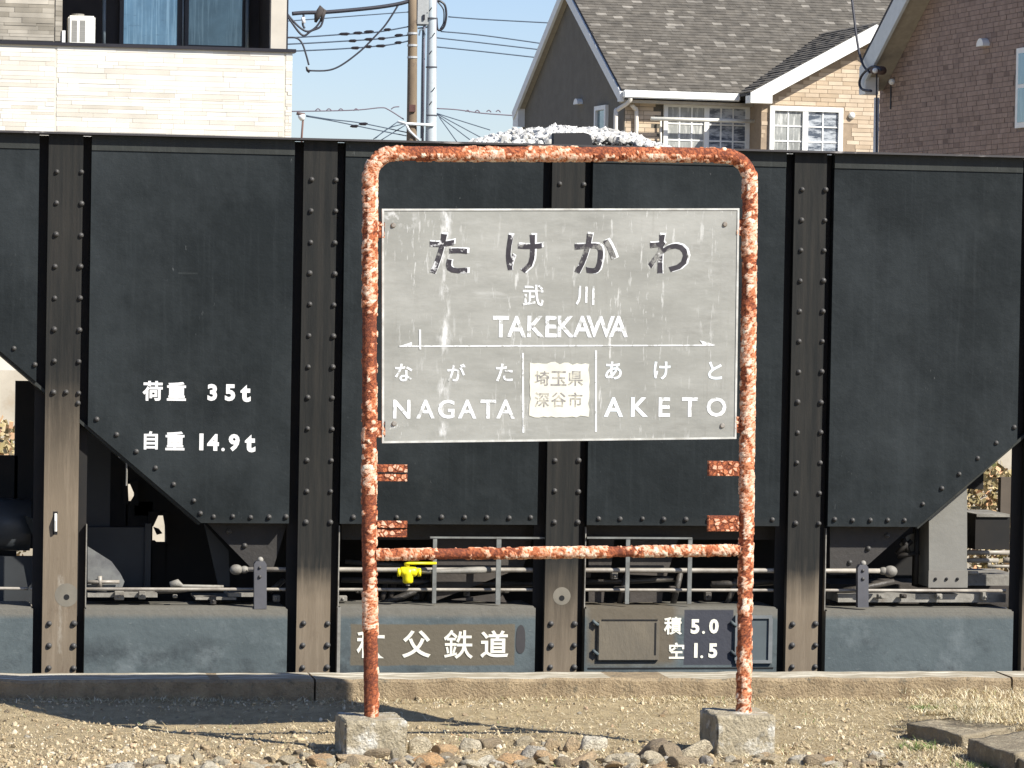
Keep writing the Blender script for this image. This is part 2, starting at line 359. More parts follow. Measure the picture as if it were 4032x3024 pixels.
def lump_plate(name, x0, y0, x1, y1, d0, d1, par, seed):
    """small flaking plate as a fine grid over a solid back"""
    u0, z0 = SP.at(x0, y0, d1); u1, z1 = SP.at(x1, y1, d1); nx, nz = 46, 22; V=[]; R=[]
    for j in range(nz+1):
        for i in range(nx+1):
            edge_ = i in (0, nx) or j in (0, nz); u = u0+(u1-u0)*i/nx; z = z1+(z0-z1)*j/nz; q = Vector((u, seed, z))
            dd, _ = noise.voronoi(q*64); e = min((dd[1]-dd[0])*2.6, 1); has = 1.0 if noise.noise(_[0]*2.37) > -0.02 else 0.0; f = has*min(e*1.6, 1)
            V.append(SP.P(u, z, (d0 if edge_ else d1) + (0 if edge_ else 0.0035*f))); fine = noise.noise(q*260)*0.5+0.5
            R.append((0.30+0.25*fine)*(0.4+0.6*e)*(1-f) + f*(0.6+0.3*noise.noise(_[0]*5.1)+0.15*fine))
    i = np.arange((nx+1)*(nz+1)).reshape(nz+1, nx+1); Fc = np.stack([i[:-1,:-1], i[:-1,1:], i[1:,1:], i[1:,:-1]], -1).reshape(-1,4)
    V = np.array([v[:] for v in V])-np.array(wloc(par)); return link_mesh(name, np_mesh(name, V, Fc, np.array(R)), par, m_rust, False)
# angle-iron lugs left over on the posts: the left ones show both legs, the right ones one face
for x0, y0, x1, y1 in ((1484,1829,1606,1861),(1484,1865,1605,1896),(1484,2051,1606,2080),(1484,2083,1604,2116)):
    lump_plate('mounting_lug', x0, y0, x1, y1, -0.004, 0.006 if y0 in (1865,2083) else 0.012, sg, y0*0.01)
for x0, y0, x1, y1 in ((2790,1815,2916,1876),(2788,2030,2912,2094)):
    lump_plate('mounting_lug', x0, y0, x1, y1, -0.004, 0.010, sg, y0*0.01)
for x, y in ((1493,905),(1495,1690),(2915,895),(2908,1672)):
    lump_plate('board_bracket', x-14, y-34, x+22 if x < 2000 else x+14, y+34, -0.006, 0.004, sg, x*0.01)

m_board = mat('faded painted board', (0.285,0.285,0.255), (0.225,0.225,0.20), scale=3, rough=0.62, bump=0.06, bscale=30, stretch=(1,1,1.6), spec=0.35)
add_mix(m_board, (0.37,0.368,0.335), f_noise(2.2, (0.6,1,2.2), 0.45, 0.7, 0.8))
add_mix(m_board, (0.60,0.60,0.57), mul(f_noise(16, (3.2,1,0.55), 0.57, 0.63, 0.75), f_noise(1.7, (1.2,1,0.4), 0.46, 0.58, 1.0)))     # flaked streaks
add_mix(m_board, (0.17,0.16,0.135), mul(f_noise(5, (5,1,0.35), 0.56, 0.7, 0.55), f_noise(2.4, (1,1,1), 0.45, 0.6, 1.0, off=(3,0,1))))    # grime runs
add_mix(m_board, (0.68,0.68,0.66), mul(f_noise(22, (1.3,1,0.5), 0.46, 0.60, 0.85), f_patch((SP.at(1752,1200)[0]-sg.location.x, 1.46), (0.028, 0.42), 0.02, 0.05)))   # long flaked run under the second letter
add_mix(m_board, (0.70,0.70,0.68), mul(f_noise(24, (1,1,0.5), 0.55, 0.6, 0.8), f_patch((SP.at(1580,1690)[0]-sg.location.x, SP.at(1580,1690)[1]), (0.055, 0.02), 0.03, 0.04)))
add_mix(m_board, (0.70,0.70,0.68), mul(f_noise(24, (1,1,1), 0.52, 0.6, 0.7), f_patch((SP.at(1570,860)[0]-sg.location.x, SP.at(1570,860)[1]), (0.05, 0.02), 0.04, 0.04)))
bp = [SP.at(1504,822,0.004), SP.at(2911,820,0.004), SP.at(2899,1728,0.004), SP.at(1504,1745,0.004)]
b = BM(); poly(b, SP, [bp[3], bp[2], bp[1], bp[0]], -0.010, 0.004)
board = obj('name_board', b, m_board, sg)
b = BM(); e = 0.006
def inset(p, k): c = (sum(q[0] for q in bp)/4, sum(q[1] for q in bp)/4); return (p[0]+(c[0]-p[0])*k, p[1]+(c[1]-p[1])*k*1.5)
ins = [inset(p, 0.011) for p in bp]
for i in range(4):
    j = (i+1) % 4; poly(b, SP, [bp[i], bp[j], ins[j], ins[i]], 0.0, 0.0065)
obj('board_edging', b, mat('bare pale metal', (0.60,0.60,0.56), (0.36,0.35,0.31), scale=16, rough=0.55), board)
m_black = mat('worn dark lettering', (0.012,0.009,0.013), (0.035,0.03,0.036), scale=30, rough=0.6)
add_mix(m_black, (0.24,0.235,0.21), f_noise(9, (1,1,1), 0.55, 0.62, 0.85, off=(7,0,2))); add_mix(m_black, (0.55,0.55,0.54), f_noise(16, (1,1,1), 0.56, 0.60, 0.95))
add_mix(m_board, (0.43,0.43,0.405), mul(f_noise(4.5, (0.8,1,4.5), 0.54, 0.66, 0.7), f_noise(1.4, (1,1,1), 0.45, 0.6, 1.0, off=(8,3,1))))
add_mix(m_board, (0.155,0.15,0.13), mul(f_noise(3.5, (1.0,1,3.0), 0.52, 0.7, 0.45, off=(5,5,5)), f_noise(1.2, (1,1,1), 0.42, 0.6, 1.0, off=(1,7,4))))
m_white = mat('worn white lettering', (0.82,0.83,0.82), (0.66,0.68,0.68), scale=30, rough=0.6)
add_mix(m_white, (0.30,0.30,0.27), f_noise(42, (1,1,1), 0.54, 0.59, 0.8))
m_paintw = mat('sound white lettering', (0.80,0.80,0.78), (0.70,0.70,0.68), scale=20, rough=0.55)
m_cream = mat('cream lettering', (0.82,0.80,0.68), (0.72,0.70,0.58), scale=30, rough=0.6)
D = 0.0052
B = 0.028
for ch, x, y, s in (('た',1767,1000,158),('け',2063,999,150),('か',2345,999,158),('わ',2632,1000,152)):
    glyph('letter', ch, SP, x+5, y-3, s+8, m_white, board, D-0.0004, 0.016); glyph('letter', ch, SP, x, y, s, m_black, board, D, 0.018)
m_half = mat('half lost white lettering', (0.80,0.81,0.80), (0.66,0.68,0.68), scale=30, rough=0.6)
add_mix(m_half, (0.30,0.30,0.27), f_noise(60, (1,1,1), 0.52, 0.58, 0.9)); add_mix(m_half, (0.10,0.09,0.10), f_noise(40, (1,1,1), 0.62, 0.66, 0.8, off=(5,0,5)))
glyph('letter', '武', SP, 2099, 1163, 84, m_half, board, D, 0.012); glyph('letter', '川', SP, 2304, 1163, 76, m_half, board, D, 0.014)
for ch, x in zip('TAKEKAWA', (1972,2034,2110,2170,2229,2293,2364,2436)): glyph('letter', ch, SP, x, 1286, 84, m_half if ch in 'KE' else m_white, board, D, 0.020, sx=0.90)
for ch, x in zip('ながた', (1589,1797,1986)): glyph('letter', ch, SP, x, 1467, 70, m_white, board, D, 0.016)
for ch, x in zip('NAGATA', (1582,1676,1757,1840,1922,1991)): glyph('letter', ch, SP, x, 1611, 74, m_white, board, D, 0.018)
m_bluew = mat('worn bluish lettering', (0.72,0.83,0.88), (0.80,0.82,0.82), scale=20, rough=0.6)
for ch, x in zip('あけと', (2416,2607,2816)): glyph('letter', ch, SP, x, 1459, 70, m_bluew, board, D, 0.016)
for ch, x in zip('AKETO', (2416,2518,2616,2716,2821)): glyph('letter', ch, SP, x, 1603, 76, m_bluew if ch in 'AK' else m_white, board, D, 0.020)
def strip(pl, pts, parent, m, name, d0, d1):
    b = BM(); poly(b, pl, [pl.at(x, y, d1) for x, y in pts], d0, d1); return obj(name, b, m, parent)
strip(SP, [(1572,1361),(2814,1357),(2814,1362),(1572,1366)], board, m_white, 'direction_line', D-0.001, D)
strip(SP, [(1568,1365),(1622,1347),(1622,1362)], board, m_white, 'arrowhead', D-0.001, D+0.0004)
strip(SP, [(2756,1341),(2790,1350),(2816,1360),(2770,1360)], board, m_white, 'arrowhead', D-0.001, D+0.0004)
strip(SP, [(1650,1298),(1657,1298),(1658,1376),(1651,1376)], board, m_white, 'tick_mark', D-0.001, D+0.0006)
strip(SP, [(2056,1390),(2062,1390),(2064,1704),(2057,1704)], board, m_white, 'divider_line', D-0.001, D)
strip(SP, [(2343,1380),(2350,1380),(2350,1700),(2343,1700)], board, m_white, 'divider_line', D-0.001, D)
m_stick = mat('peeling cream sticker', (0.68,0.665,0.56), (0.58,0.56,0.46), scale=12, rough=0.6)
pts = []
r_ = random.Random(3)
for i in range(14): pts.append((2086+236*i/14, 1428+r_.uniform(-3,9)))
for i in range(9): pts.append((2320+r_.uniform(-5,3), 1434+200*i/9))
for i in range(14): pts.append((2318-228*i/14, 1640+r_.uniform(-4,5)))
for i in range(9): pts.append((2086+r_.uniform(-3,4), 1636-196*i/9))
st = strip(SP, pts, board, m_stick, 'sticker', D-0.001, D+0.0003)
m_fade = mat('faded grey print', (0.22,0.21,0.195), (0.42,0.40,0.33), scale=60, rough=0.7, lo=0.45, hi=0.60)
for i, ch in enumerate('埼玉県'): glyph('letter', ch, SP, 2134+66*i, 1490, 58, m_fade, board, D+0.0009, 0.012)
for i, ch in enumerate('深谷市'): glyph('letter', ch, SP, 2134+66*i, 1574, 58, m_fade, board, D+0.0009, 0.012)
m_screw = mat('dull screw', (0.42,0.40,0.36), (0.25,0.2,0.15), rough=0.5, metal=0.6)
for x, y in ((1549,887),(2855,883),(1552,1668),(2845,1676)):
    b = BM(); bmesh.ops.create_cone(b, cap_ends=True, segments=10, radius1=0.009, radius2=0.006, depth=0.005, matrix=Matrix.Translation(SP.A(x, y, 0.0075)) @ Matrix.Rotation(math.pi/2, 4, 'X'))
    obj('screw', b, m_screw, board)

# concrete footing blocks, chipped
m_foot = mat('lichened concrete', (0.47,0.405,0.28), (0.34,0.29,0.195), scale=16, rough=0.93, bump=1.0, bscale=70, c3=(0.66,0.63,0.54), c3amt=0.47, c3scale=13)
add_mix(m_foot, (0.15,0.135,0.10), f_noise(24, (1,1,1), 0.56, 0.64, 0.7, off=(9,1,1)))
def footing(fl, fr, ztop_px, seed):
    """fl, fr: photo spots of the front top corners; the block runs back from them"""
    pf = Plane((0, Y_SIGN-0.125, 0), (1,0,0)); u0, z = pf.at(*fl); u1, _ = pf.at(*fr); zt = pf.at((fl[0]+fr[0])/2, ztop_px)[1]
    b = BM(); n = 34; y0, y1 = Y_SIGN-0.125, Y_SIGN+0.125
    bmesh.ops.create_cube(b, size=1.0); bmesh.ops.subdivide_edges(b, edges=b.edges, cuts=n, use_grid_fill=True)
    for v in b.verts:
        p = v.co.copy(); ex = sorted((abs(abs(p.x)-0.5), abs(abs(p.y)-0.5), abs(abs(p.z)-0.5)))
        w = Vector(((u0+u1)/2+p.x*(u1-u0), (y0+y1)/2+p.y*(y1-y0), zt/2-0.06+p.z*(zt+0.12)))
        corner = max(0, 1-ex[1]/0.03)
        k = corner*(0.004+0.022*max(0, noise.noise(w*14+Vector((seed,0,0)))+0.15)) + 0.0035*noise.noise(w*30)+0.0022*noise.noise(w*80)
        c = Vector(((u0+u1)/2, (y0+y1)/2, w.z)); dr = (w-c); dr.z = 0.35*max(0, w.z-zt*0.6)/zt; 
        v.co = w - dr.normalized()*k
    o = obj('concrete_footing', b, m_foot, sg, smooth=True); return o
footing((1357,2840), (1604,2842), 2838, 1.0); footing((2822,2817), (3055,2825), 2819, 6.0)

# ------------------------------------------------------------------ the hopper wagon
WP = Plane((0, Y_WAG, 0), (1, 0, 0)); T = 2.162; PW = 0.134
wg = root('hopper_wagon', (0, Y_WAG, 0), 'black riveted hopper wagon loaded with white limestone, standing behind the sign', 'freight wagon')
def dark_paint(name, c, blotch, scr=0.5, rough=0.5):
    m = mat(name, c, tuple(x*0.78 for x in c), scale=3.5, rough=rough, bump=0.45, bscale=3.2, spec=0.12, c3=blotch, c3amt=0.40, c3scale=2.2)
    add_mix(m, tuple(x*1.7+0.008 for x in c), f_noise(7, (6,1,0.22), 0.52, 0.80, 0.5))            # rain streaks
    add_mix(m, (0.22,0.23,0.22), mul(f_noise(46, (1.8,1,0.5), 0.63, 0.68, scr), f_noise(2.6, (1,1,1), 0.50, 0.64, 1.0, off=(2,0,5))))  # chips and scratches
    return m
m_panel = dark_paint('black wagon paint', (0.0145,0.0180,0.0190), (0.023,0.0265,0.0265))
add_mix(m_panel, (0.070,0.066,0.055), f_axis(2, 0.72, 0.60, 0, 0.30, 0.1, 5))
add_mix(m_panel, (0.034,0.040,0.042), f_noise(1.3, (1,1,0.8), 0.45, 0.7, 0.8, off=(1,0,8)))
add_mix(m_panel, (0.12,0.13,0.13), mul(f_noise(60, (0.5,1,2.4), 0.66, 0.71, 0.6), f_noise(1.9, (1,1,1), 0.5, 0.62, 1.0, off=(6,2,5))))
for (x_, y_, hx, hz, sc, gn) in ((540,760,0.07,0.13,(1.6,1,0.35),0.45),(430,800,0.015,0.22,(1.5,1,0.25),0.35),(1680,730,0.07,0.05,(1.3,1,0.8),0.35),(40,1150,0.05,0.20,(1.8,1,0.3),0.25),(740,1076,0.12,0.0015,(0.25,1,2),0.16)):
    c_ = WP.at(x_, y_); add_mix(m_panel, (0.16,0.175,0.165), mul(mul(f_noise(30, sc, 0.60, 0.68, gn, off=(x_*0.01,0,0)), f_noise(7, (1,1,1), 0.45, 0.6, 1.0)) if hz > .02 else f_noise(9, (1,1,1), 0.3, 0.7, gn), f_patch(c_, (hx*0.3, hz*0.3), hx*0.9 if hz > .02 else 0.004, 0.03 if hz > .02 else 0.0)))
m_chord = dark_paint('dusty top chord paint', (0.038,0.041,0.038), (0.055,0.053,0.045))
m_flange = mat('pale edged flange', (0.04,0.036,0.036), (0.30,0.28,0.26), scale=20, rough=0.6, stretch=(0.3,1,1), lo=0.60, hi=0.7)
m_deep = mat('sooty underframe', (0.012,0.012,0.012), (0.020,0.017,0.014), scale=6, rough=0.7, spec=0.3)
m_brown = mat('brown dusty underframe', (0.055,0.046,0.038), (0.030,0.025,0.021), scale=5, rough=0.8, bump=0.2)
m_lgrey = mat('dusty grey metal', (0.28,0.265,0.23), (0.14,0.13,0.11), scale=9, rough=0.65, bump=0.2, c3=(0.12,0.10,0.08), c3amt=0.42, c3scale=12)
def post_paint(k):
    m = mat('post paint', (0.021,0.0215,0.020), (0.015,0.016,0.0155), scale=4, rough=0.6, bump=0.12, bscale=16, spec=0.10, stretch=(3,1,0.5))
    add_mix(m, (0.048,0.043,0.036), f_noise(5, (7,1,0.3), 0.42, 0.75, 0.6))
    a, c = ((1.25, 0.75), (0.52, 0.38), (0.55, 0.10), (0.52, 0.36), (0.5, 0.3), (0.5,0.3))[k]
    add_mix(m, (0.185,0.148,0.105), f_axis(2, a, c, 0, 0.95, 0.10, 9))
    add_mix(m, (0.27,0.22,0.16), mul(f_noise(6, (6,1,0.35), 0.48, 0.72, 0.6), f_axis(2, a, c, 0, 1)))
    if k == 0: add_mix(m, (0.36,0.33,0.27), mul(f_noise(30, (2,1,0.6), 0.40, 0.6, 0.75), f_patch(WP.at(236, 2420), (0.016, 0.16), 0.012, 0.03)))
    add_mix(m, (0.11,0.078,0.055), mul(f_noise(11, (2,1,0.8), 0.55, 0.7, 0.6), f_axis(2, c, c-0.3, 0, 1)))
    return m
zb = WP.at(2200, 2063)[1]; ztp = WP.at(2200, 565)[1]
zpan = WP.at(1260, WP and 590)[1]
zpan = T - 0.068
L0 = WP.at(0, 1385); L1 = WP.at(792, 2062); R0 = WP.at(3612, 2072); R1 = WP.at(4008, 1733)
zb = (L1[1]+WP.at(3612,2072)[1])/2
sl_ = (L1[1]-L0[1])/(L1[0]-L0[0]); sr_ = (R1[1]-R0[1])/(R1[0]-R0[0])
xl = lambda z: L1[0] + (z-zb)/sl_; xr = lambda z: R0[0] + (z-zb)/sr_
# hopper body behind the side sheets, end slopes included
b = BM(); prof = [(xl(zb)+0.004, zb+0.002), (xr(zb)-0.004, zb+0.002), (xr(T-0.06), T-0.06), (xl(T-0.06), T-0.06)]
poly(b, WP, prof, -2.15, -0.062); obj('hopper_body', b, m_deep, wg)
# side sheets between the posts, cut along the end slopes
def clip(poly_, f):
    out = []
    for i, p in enumerate(poly_):
        q = poly_[(i+1) % len(poly_)]; a, c = f(p), f(q)
        if a >= 0: out.append(p)
        if (a >= 0) != (c >= 0): t = a/(a-c); out.append((p[0]+(q[0]-p[0])*t, p[1]+(q[1]-p[1])*t))
    return out
panels = {}
for j in range(-1, 6):                      # bay between post j-1 and post j
    x0, x1 = j-1+PW+0.033, j-0.036
    P4 = [(x0, zb), (x1, zb), (x1, zpan), (x0, zpan)]
    P4 = clip(P4, lambda p: p[0]-xl(p[1])); P4 = clip(P4, lambda p: xr(p[1])-p[0])
    if len(P4) > 2:
        b = BM(); poly(b, WP, P4, -0.05, 0.0); panels[j] = obj('side_panel', b, m_panel, wg)
    b = BM(); poly(b, WP, [(x0, zpan+0.0005), (x1, zpan+0.0005), (x1, T-0.009), (x0, T-0.009)], -0.05, 0.0045); obj('top_chord', b, m_chord, wg)
b = BM(); poly(b, WP, [(-2.2, T-0.008), (5.4, T-0.008), (5.4, T), (-2.2, T)], -0.12, 0.037); obj('top_flange', b, m_flange, wg)
b = BM(); poly(b, WP, [(-2.2, T-0.19), (5.4, T-0.19), (5.4, T-0.01), (-2.2, T-0.01)], -2.2, -2.16); obj('far_chord', b, m_panel, wg)
# folded edge strips and slope flanges seen under the sheets
b = BM()
for (za, zc) in ((zb, T-0.1),):
    A = [(xl(zb)-0.002, zb-0.003), (xl(T-0.1)-0.002, T-0.103)]; poly(b, WP, [A[0], A[1], (A[1][0]+0.004, A[1][1]+0.016), (A[0][0]+0.004, A[0][1]+0.016)], -0.07, 0.004) if False else None
    hexa(b, [WP.P(xl(zb), zb, -0.014), WP.P(xl(T-.1), T-.1, -0.014), WP.P(xl(T-.1), T-.1, -0.055), WP.P(xl(zb), zb, -0.055),
             WP.P(xl(zb)-0.007, zb-0.009, -0.014), WP.P(xl(T-.1)-0.007, T-.1-0.009, -0.014), WP.P(xl(T-.1)-0.010, T-.1-0.012, -0.055), WP.P(xl(zb)-0.010, zb-0.012, -0.055)])
obj('slope_flange', b, m_chord, wg)
b = BM()
hexa(b, [WP.P(xr(zb), zb, -0.014), WP.P(xr(T-.1), T-.1, -0.014), WP.P(xr(T-.1), T-.1, -0.055), WP.P(xr(zb), zb, -0.055),
         WP.P(xr(zb)+0.007, zb-0.009, -0.014), WP.P(xr(T-.1)+0.007, T-.1-0.009, -0.014), WP.P(xr(T-.1)+0.010, T-.1-0.012, -0.055), WP.P(xr(zb)+0.010, zb-0.012, -0.055)])
obj('slope_flange', b, m_chord, wg)
# posts: front plate, web and backing plate
b = BM(); bmesh.ops.create_uvsphere(b, u_segments=12, v_segments=8, radius=0.0125, matrix=Matrix.Diagonal((0.95, 1.15, 0.95, 1)))
bmesh.ops.delete(b, geom=[v for v in b.verts if v.co.y > 0.003], context='VERTS')
me_riv = bpy.data.meshes.new('rivet'); b.to_mesh(me_riv); b.free(); me_riv.polygons.foreach_set('use_smooth', [True]*len(me_riv.polygons))
m_riv = mat('worn rivet head', (0.105,0.10,0.09), (0.045,0.043,0.040), scale=25, rough=0.5, spec=0.4); me_riv.materials.append(m_riv)
def rivet(parent, u, z, d=0.0, s=1.0):
    o = bpy.data.objects.new('rivet', me_riv); COL.objects.link(o); o.parent = parent; o.location = WP.P(u+random.uniform(-.0012,.0012), z+random.uniform(-.0015,.0015), d) - wloc(parent); s *= random.uniform(0.80, 0.97); o.scale = (s, s*random.uniform(.8,1.1), s); o.rotation_euler = (0, random.uniform(0, 6.28), 0); return o
posts = {}
for k in range(-2, 6):
    b = BM(); x0, x1 = k, k+PW
    poly(b, WP, [(x0, -0.12), (x1, -0.12), (x1, T-0.009), (x0, T-0.009)], -0.012, 0.0025)
    poly(b, WP, [(x0+0.006, -0.12), (x0+0.016, -0.12), (x0+0.016, T-0.01), (x0+0.006, T-0.01)], -0.058, -0.0125)
    poly(b, WP, [(x1-0.016, -0.12), (x1-0.006, -0.12), (x1-0.006, T-0.01), (x1-0.016, T-0.01)], -0.058, -0.0125)
    pp = obj('post', b, post_paint(max(k, 0) if k < 4 else 4), wg); posts[k] = pp
    b = BM(); poly(b, WP, [(x0-0.038, -0.12), (x1+0.036, -0.12), (x1+0.036, T-0.012), (x0-0.038, T-0.012)], -0.0615, -0.0585); obj('backing_plate', b, m_deep, pp)
    b = BM(); poly(b, WP, [(x1+0.034, -0.0), (x1+0.038, -0.0), (x1+0.038, zb-0.01), (x1+0.034, zb-0.01)], -0.058, -0.03); obj('edge_strip', b, m_lgrey, pp)
    if -1 <= k <= 4:
        zz = WP.at(*{0:(220,675),1:(1223,707)}.get(k, (1223,707)))[1] if k in (0,1) else WP.at(3150,745)[1]
        n = 12
        for i in range(n):
            z = zz - i*0.1232
            if k == 0 and i > 7: break
            rivet(pp, x0+0.032, z, 0.0025); rivet(pp, x0+0.129, z, 0.0025)
        if k == 0: rivet(pp, *WP.at(260,1545), 0.0025); rivet(pp, *WP.at(308,1586), 0.0025)
        for y in (2455, 2541, 2628):
            z = WP.at(1200, y)[1]; rivet(pp, x0+0.028, z, 0.0025, 1.12); rivet(pp, x0+0.124, z, 0.0025, 1.12)
# washers with a hole, on two posts
m_wash = mat('rubbed ring on the post', (0.15,0.135,0.105), (0.19,0.17,0.13), scale=12, rough=0.7); m_hole = mat('black for holes and shadow strips', (0.004,)*3)
for k, x, y, r in ((0, 262, 2343, 0.046), (2, 2212, 2347, 0.036)):
    for nm, rr, dd, mm in (('washer', r, 0.0032, m_wash), ('bolt_hole', 0.011, 0.0042, m_hole)):
        b = BM(); u, z = WP.at(x, y+ (8 if nm != 'washer' else 0), 0.003); q = [b.verts.new(WP.P(min(max(u+rr*math.cos(t*math.pi/14), k), k+PW), z+rr*math.sin(t*math.pi/14), dd)) for t in range(28)]; b.faces.new(q); obj(nm, b, mm, posts[k])
b = BM(); ppx(b, WP, 209, 2014, 226, 2105, 0.0026, 0.0032); obj('slot', b, m_hole, posts[0])
b = BM(); tube(b, [WP.A(219, 2024, 0.004), WP.A(219, 2050, 0.02), WP.A(219, 2092, 0.016)], 0.006, 8); obj('hook', b, mat('white hook', (0.7,0.68,0.6)), posts[0])
# rivets of the side sheets
for j, lst in {0: ((55,1372),(138,1435)), 1: ((382,1650),(460,1712),(537,1778),(612,1842),(684,1907),(762,1971),(790,2022),(840,2034),(916,2034),(987,2036),(1060,2036),(1127,2036)),
    2: ((1390,2036),(1475,2036),(1561,2036),(1650,2036),(1740,2036),(1830,2037),(1917,2037),(2005,2038),(2089,2038)), 3: ((2358,2041),(2442,2042),(2529,2042),(2612,2043),(2700,2044),(2790,2045),(2876,2045),(2960,2045),(3042,2046)),
    4: ((3287,2046),(3356,2047),(3426,2048),(3494,2048),(3560,2048),(3634,1985),(3708,1924),(3778,1865),(3850,1805),(3924,1742),(3994,1682))}.items():
    for x, y in lst: rivet(panels[j], *WP.at(x, y), 0.0, 0.95)
# bracket standing on the top flange
b = BM(); pts = [(2181,571),(2181,524),(2300,522),(2320,528),(2330,545),(2334,575)]; poly(b, WP, [WP.at(x, y) for x, y in pts], -0.05, 0.0)
obj('top_bracket', b, mat('black bracket', (0.02,0.02,0.022)), wg)
# recessed lower chute sheets
m_chute = mat('dusty chute sheet', (0.036,0.032,0.028), (0.022,0.02,0.018), scale=5, rough=0.75, bump=0.2)
def chute(pts, riv, dd=-0.075):
    b = BM(); poly(b, WP, [WP.at(x, y, dd) for x, y in pts], dd-0.02, dd); o = obj('chute_sheet', b, m_chute, wg)
    for x, y in riv: rivet(o, *WP.at(x, y, dd), dd, 1.0)
chute([(815,2058),(1132,2058),(1072,2250),(1003,2250)], [(902,2092),(964,2148)])
chute([(3268,2058),(3596,2066),(3420,2222),(3330,2262),(3268,2262)], [(3494,2107),(3418,2159),(3345,2213)])
chute([(1345,2055),(2110,2055),(2110,2125),(1345,2125)], [], -0.16); chute([(2310,2055),(3052,2055),(3052,2125),(2310,2125)], [], -0.16)
# discharge doors (brown) and their frames
for pts in ([(1712,2122),(2095,2122),(2060,2236),(1985,2262),(1700,2372)], [(1780,2362),(1975,2335),(1995,2372)], [(2318,2118),(2420,2118),(2405,2246),(2318,2240)], [(2480,2118),(2672,2118),(2625,2268),(2480,2262)], [(2318,2330),(2380,2330),(2376,2372),(2318,2372)], [(2480,2330),(2610,2330),(2606,2372),(2480,2372)]):
    b = BM(); poly(b, WP, [WP.at(x, y, -0.13) for x, y in pts], -0.15, -0.13); obj('discharge_door', b, m_brown, wg)
m_ang = mat('pale steel angle', (0.20,0.21,0.195), (0.11,0.11,0.10), scale=14, rough=0.5, spec=0.6)
b = BM(); ppx(b, WP, 1694, 2113, 2152, 2122, -0.03, -0.02); obj('door_rail', b, m_ang, wg)
b = BM(); ppx(b, WP, 2312, 2114, 2726, 2123, -0.03, -0.02); obj('door_rail', b, m_ang, wg)
for x0, x1, yb in ((1706,1717,2376),(1956,1970,2380),(2466,2477,2378),(2711,2722,2378)):
    b = BM(); ppx(b, WP, x0, 2122, x1, yb, -0.034, -0.022); obj('door_upright', b, m_ang, wg)
# control rods and their brackets
m_rod = mat('dusty steel rod', (0.38,0.35,0.295), (0.19,0.165,0.135), scale=10, rough=0.45, spec=0.6, c3=(0.42,0.20,0.08), c3amt=0.36, c3scale=4)
for y0, y1, xs, r, dd in ((2242,2248,(955,3490),0.0098,-0.075), (2319,2326,(120,3960),0.0066,-0.070), (2316,2318,(-60,112),0.006,-0.09)):
    b = BM(); n = 8; tube(b, [WP.A(xs[0]+(xs[1]-xs[0])*i/n, y0+(y1-y0)*i/n, dd) for i in range(n+1)], r, 10); obj('control_rod', b, m_rod, wg, True)
m_brk = mat('grey bracket', (0.095,0.095,0.105), (0.07,0.07,0.076), scale=8, rough=0.6)
for x0, x1, y0, y1 in ((1001,1050,2208,2398),(3378,3420,2222,2392)):
    b = BM(); c = (x0+x1)/2; pts = [(x0,y1),(x1,y1),(x1,y0+14),(x1-8,y0+2),(x0+8,y0+2),(x0,y0+14)]
    poly(b, WP, [WP.at(x, y, 0.0) for x, y in pts], -0.03, 0.0); o = obj('rod_bracket', b, m_brk, wg)
    for yy in (2236, 2270): rivet(o, *WP.at(c-2, yy+ (10 if x0 > 3000 else 0)), 0.0, 0.7)
    b = BM(); bmesh.ops.create_uvsphere(b, u_segments=10, v_segments=8, radius=0.012, matrix=Matrix.Translation(WP.A(c, y0-4, -0.01))); obj('bolt_head', b, m_lgrey, o, True)
for x, y, r in ((930,2243,0.021),(962,2243,0.015),(3506,2250,0.024),(3478,2248,0.016)):
    b = BM(); bmesh.ops.create_uvsphere(b, u_segments=12, v_segments=9, radius=r, matrix=Matrix.Translation(WP.A(x, y, -0.075)) @ Matrix.Diagonal((1.25,1,1,1))); obj('rod_joint', b, m_lgrey, wg, True)
# brake pipe valve, bright yellow
m_yel = mat('bright yellow enamel', (0.86,0.74,0.012), (0.80,0.66,0.01), scale=20, rough=0.4)
b = BM(); q = lambda x, y: WP.A(x, y, -0.02)
tube(b, [q(1576,2252), q(1580,2251), q(1590,2251), q(1625,2251), q(1636,2251), q(1642,2251)], [0.014,0.020,0.022,0.022,0.020,0.014], 14)
tube(b, [q(1565,2254), q(1575,2254)], 0.018, 6); tube(b, [q(1645,2254), q(1656,2254)], 0.018, 6)
tube(b, [q(1606,2238), q(1606,2262), q(1606,2280), q(1606,2292), q(1606,2297)], [0.024,0.023,0.021,0.021,0.015], 14); tube(b, [q(1604,2220), q(1605,2240)], 0.011, 10)
vl = obj('brake_valve', b, m_yel, wg, True)
b = BM(); tube(b, [WP.A(1592,2221,-0.01), WP.A(1610,2218,-0.005), WP.A(1718,2218,-0.005)], 0.0055, 8); obj('handle', b, m_yel, vl, True)
b = BM(); tube(b, [q(1606,2296), q(1606,2306)], 0.008, 8); obj('drain_plug', b, m_lgrey, vl)
b = BM(); tube(b, [WP.A(1660,2252,-0.03), WP.A(1760,2250,-0.05), WP.A(1840,2246,-0.06), WP.A(1930,2243,-0.07)], [0.008,0.010,0.014,0.013], 10); obj('brake_hose', b, m_lgrey, wg, True)
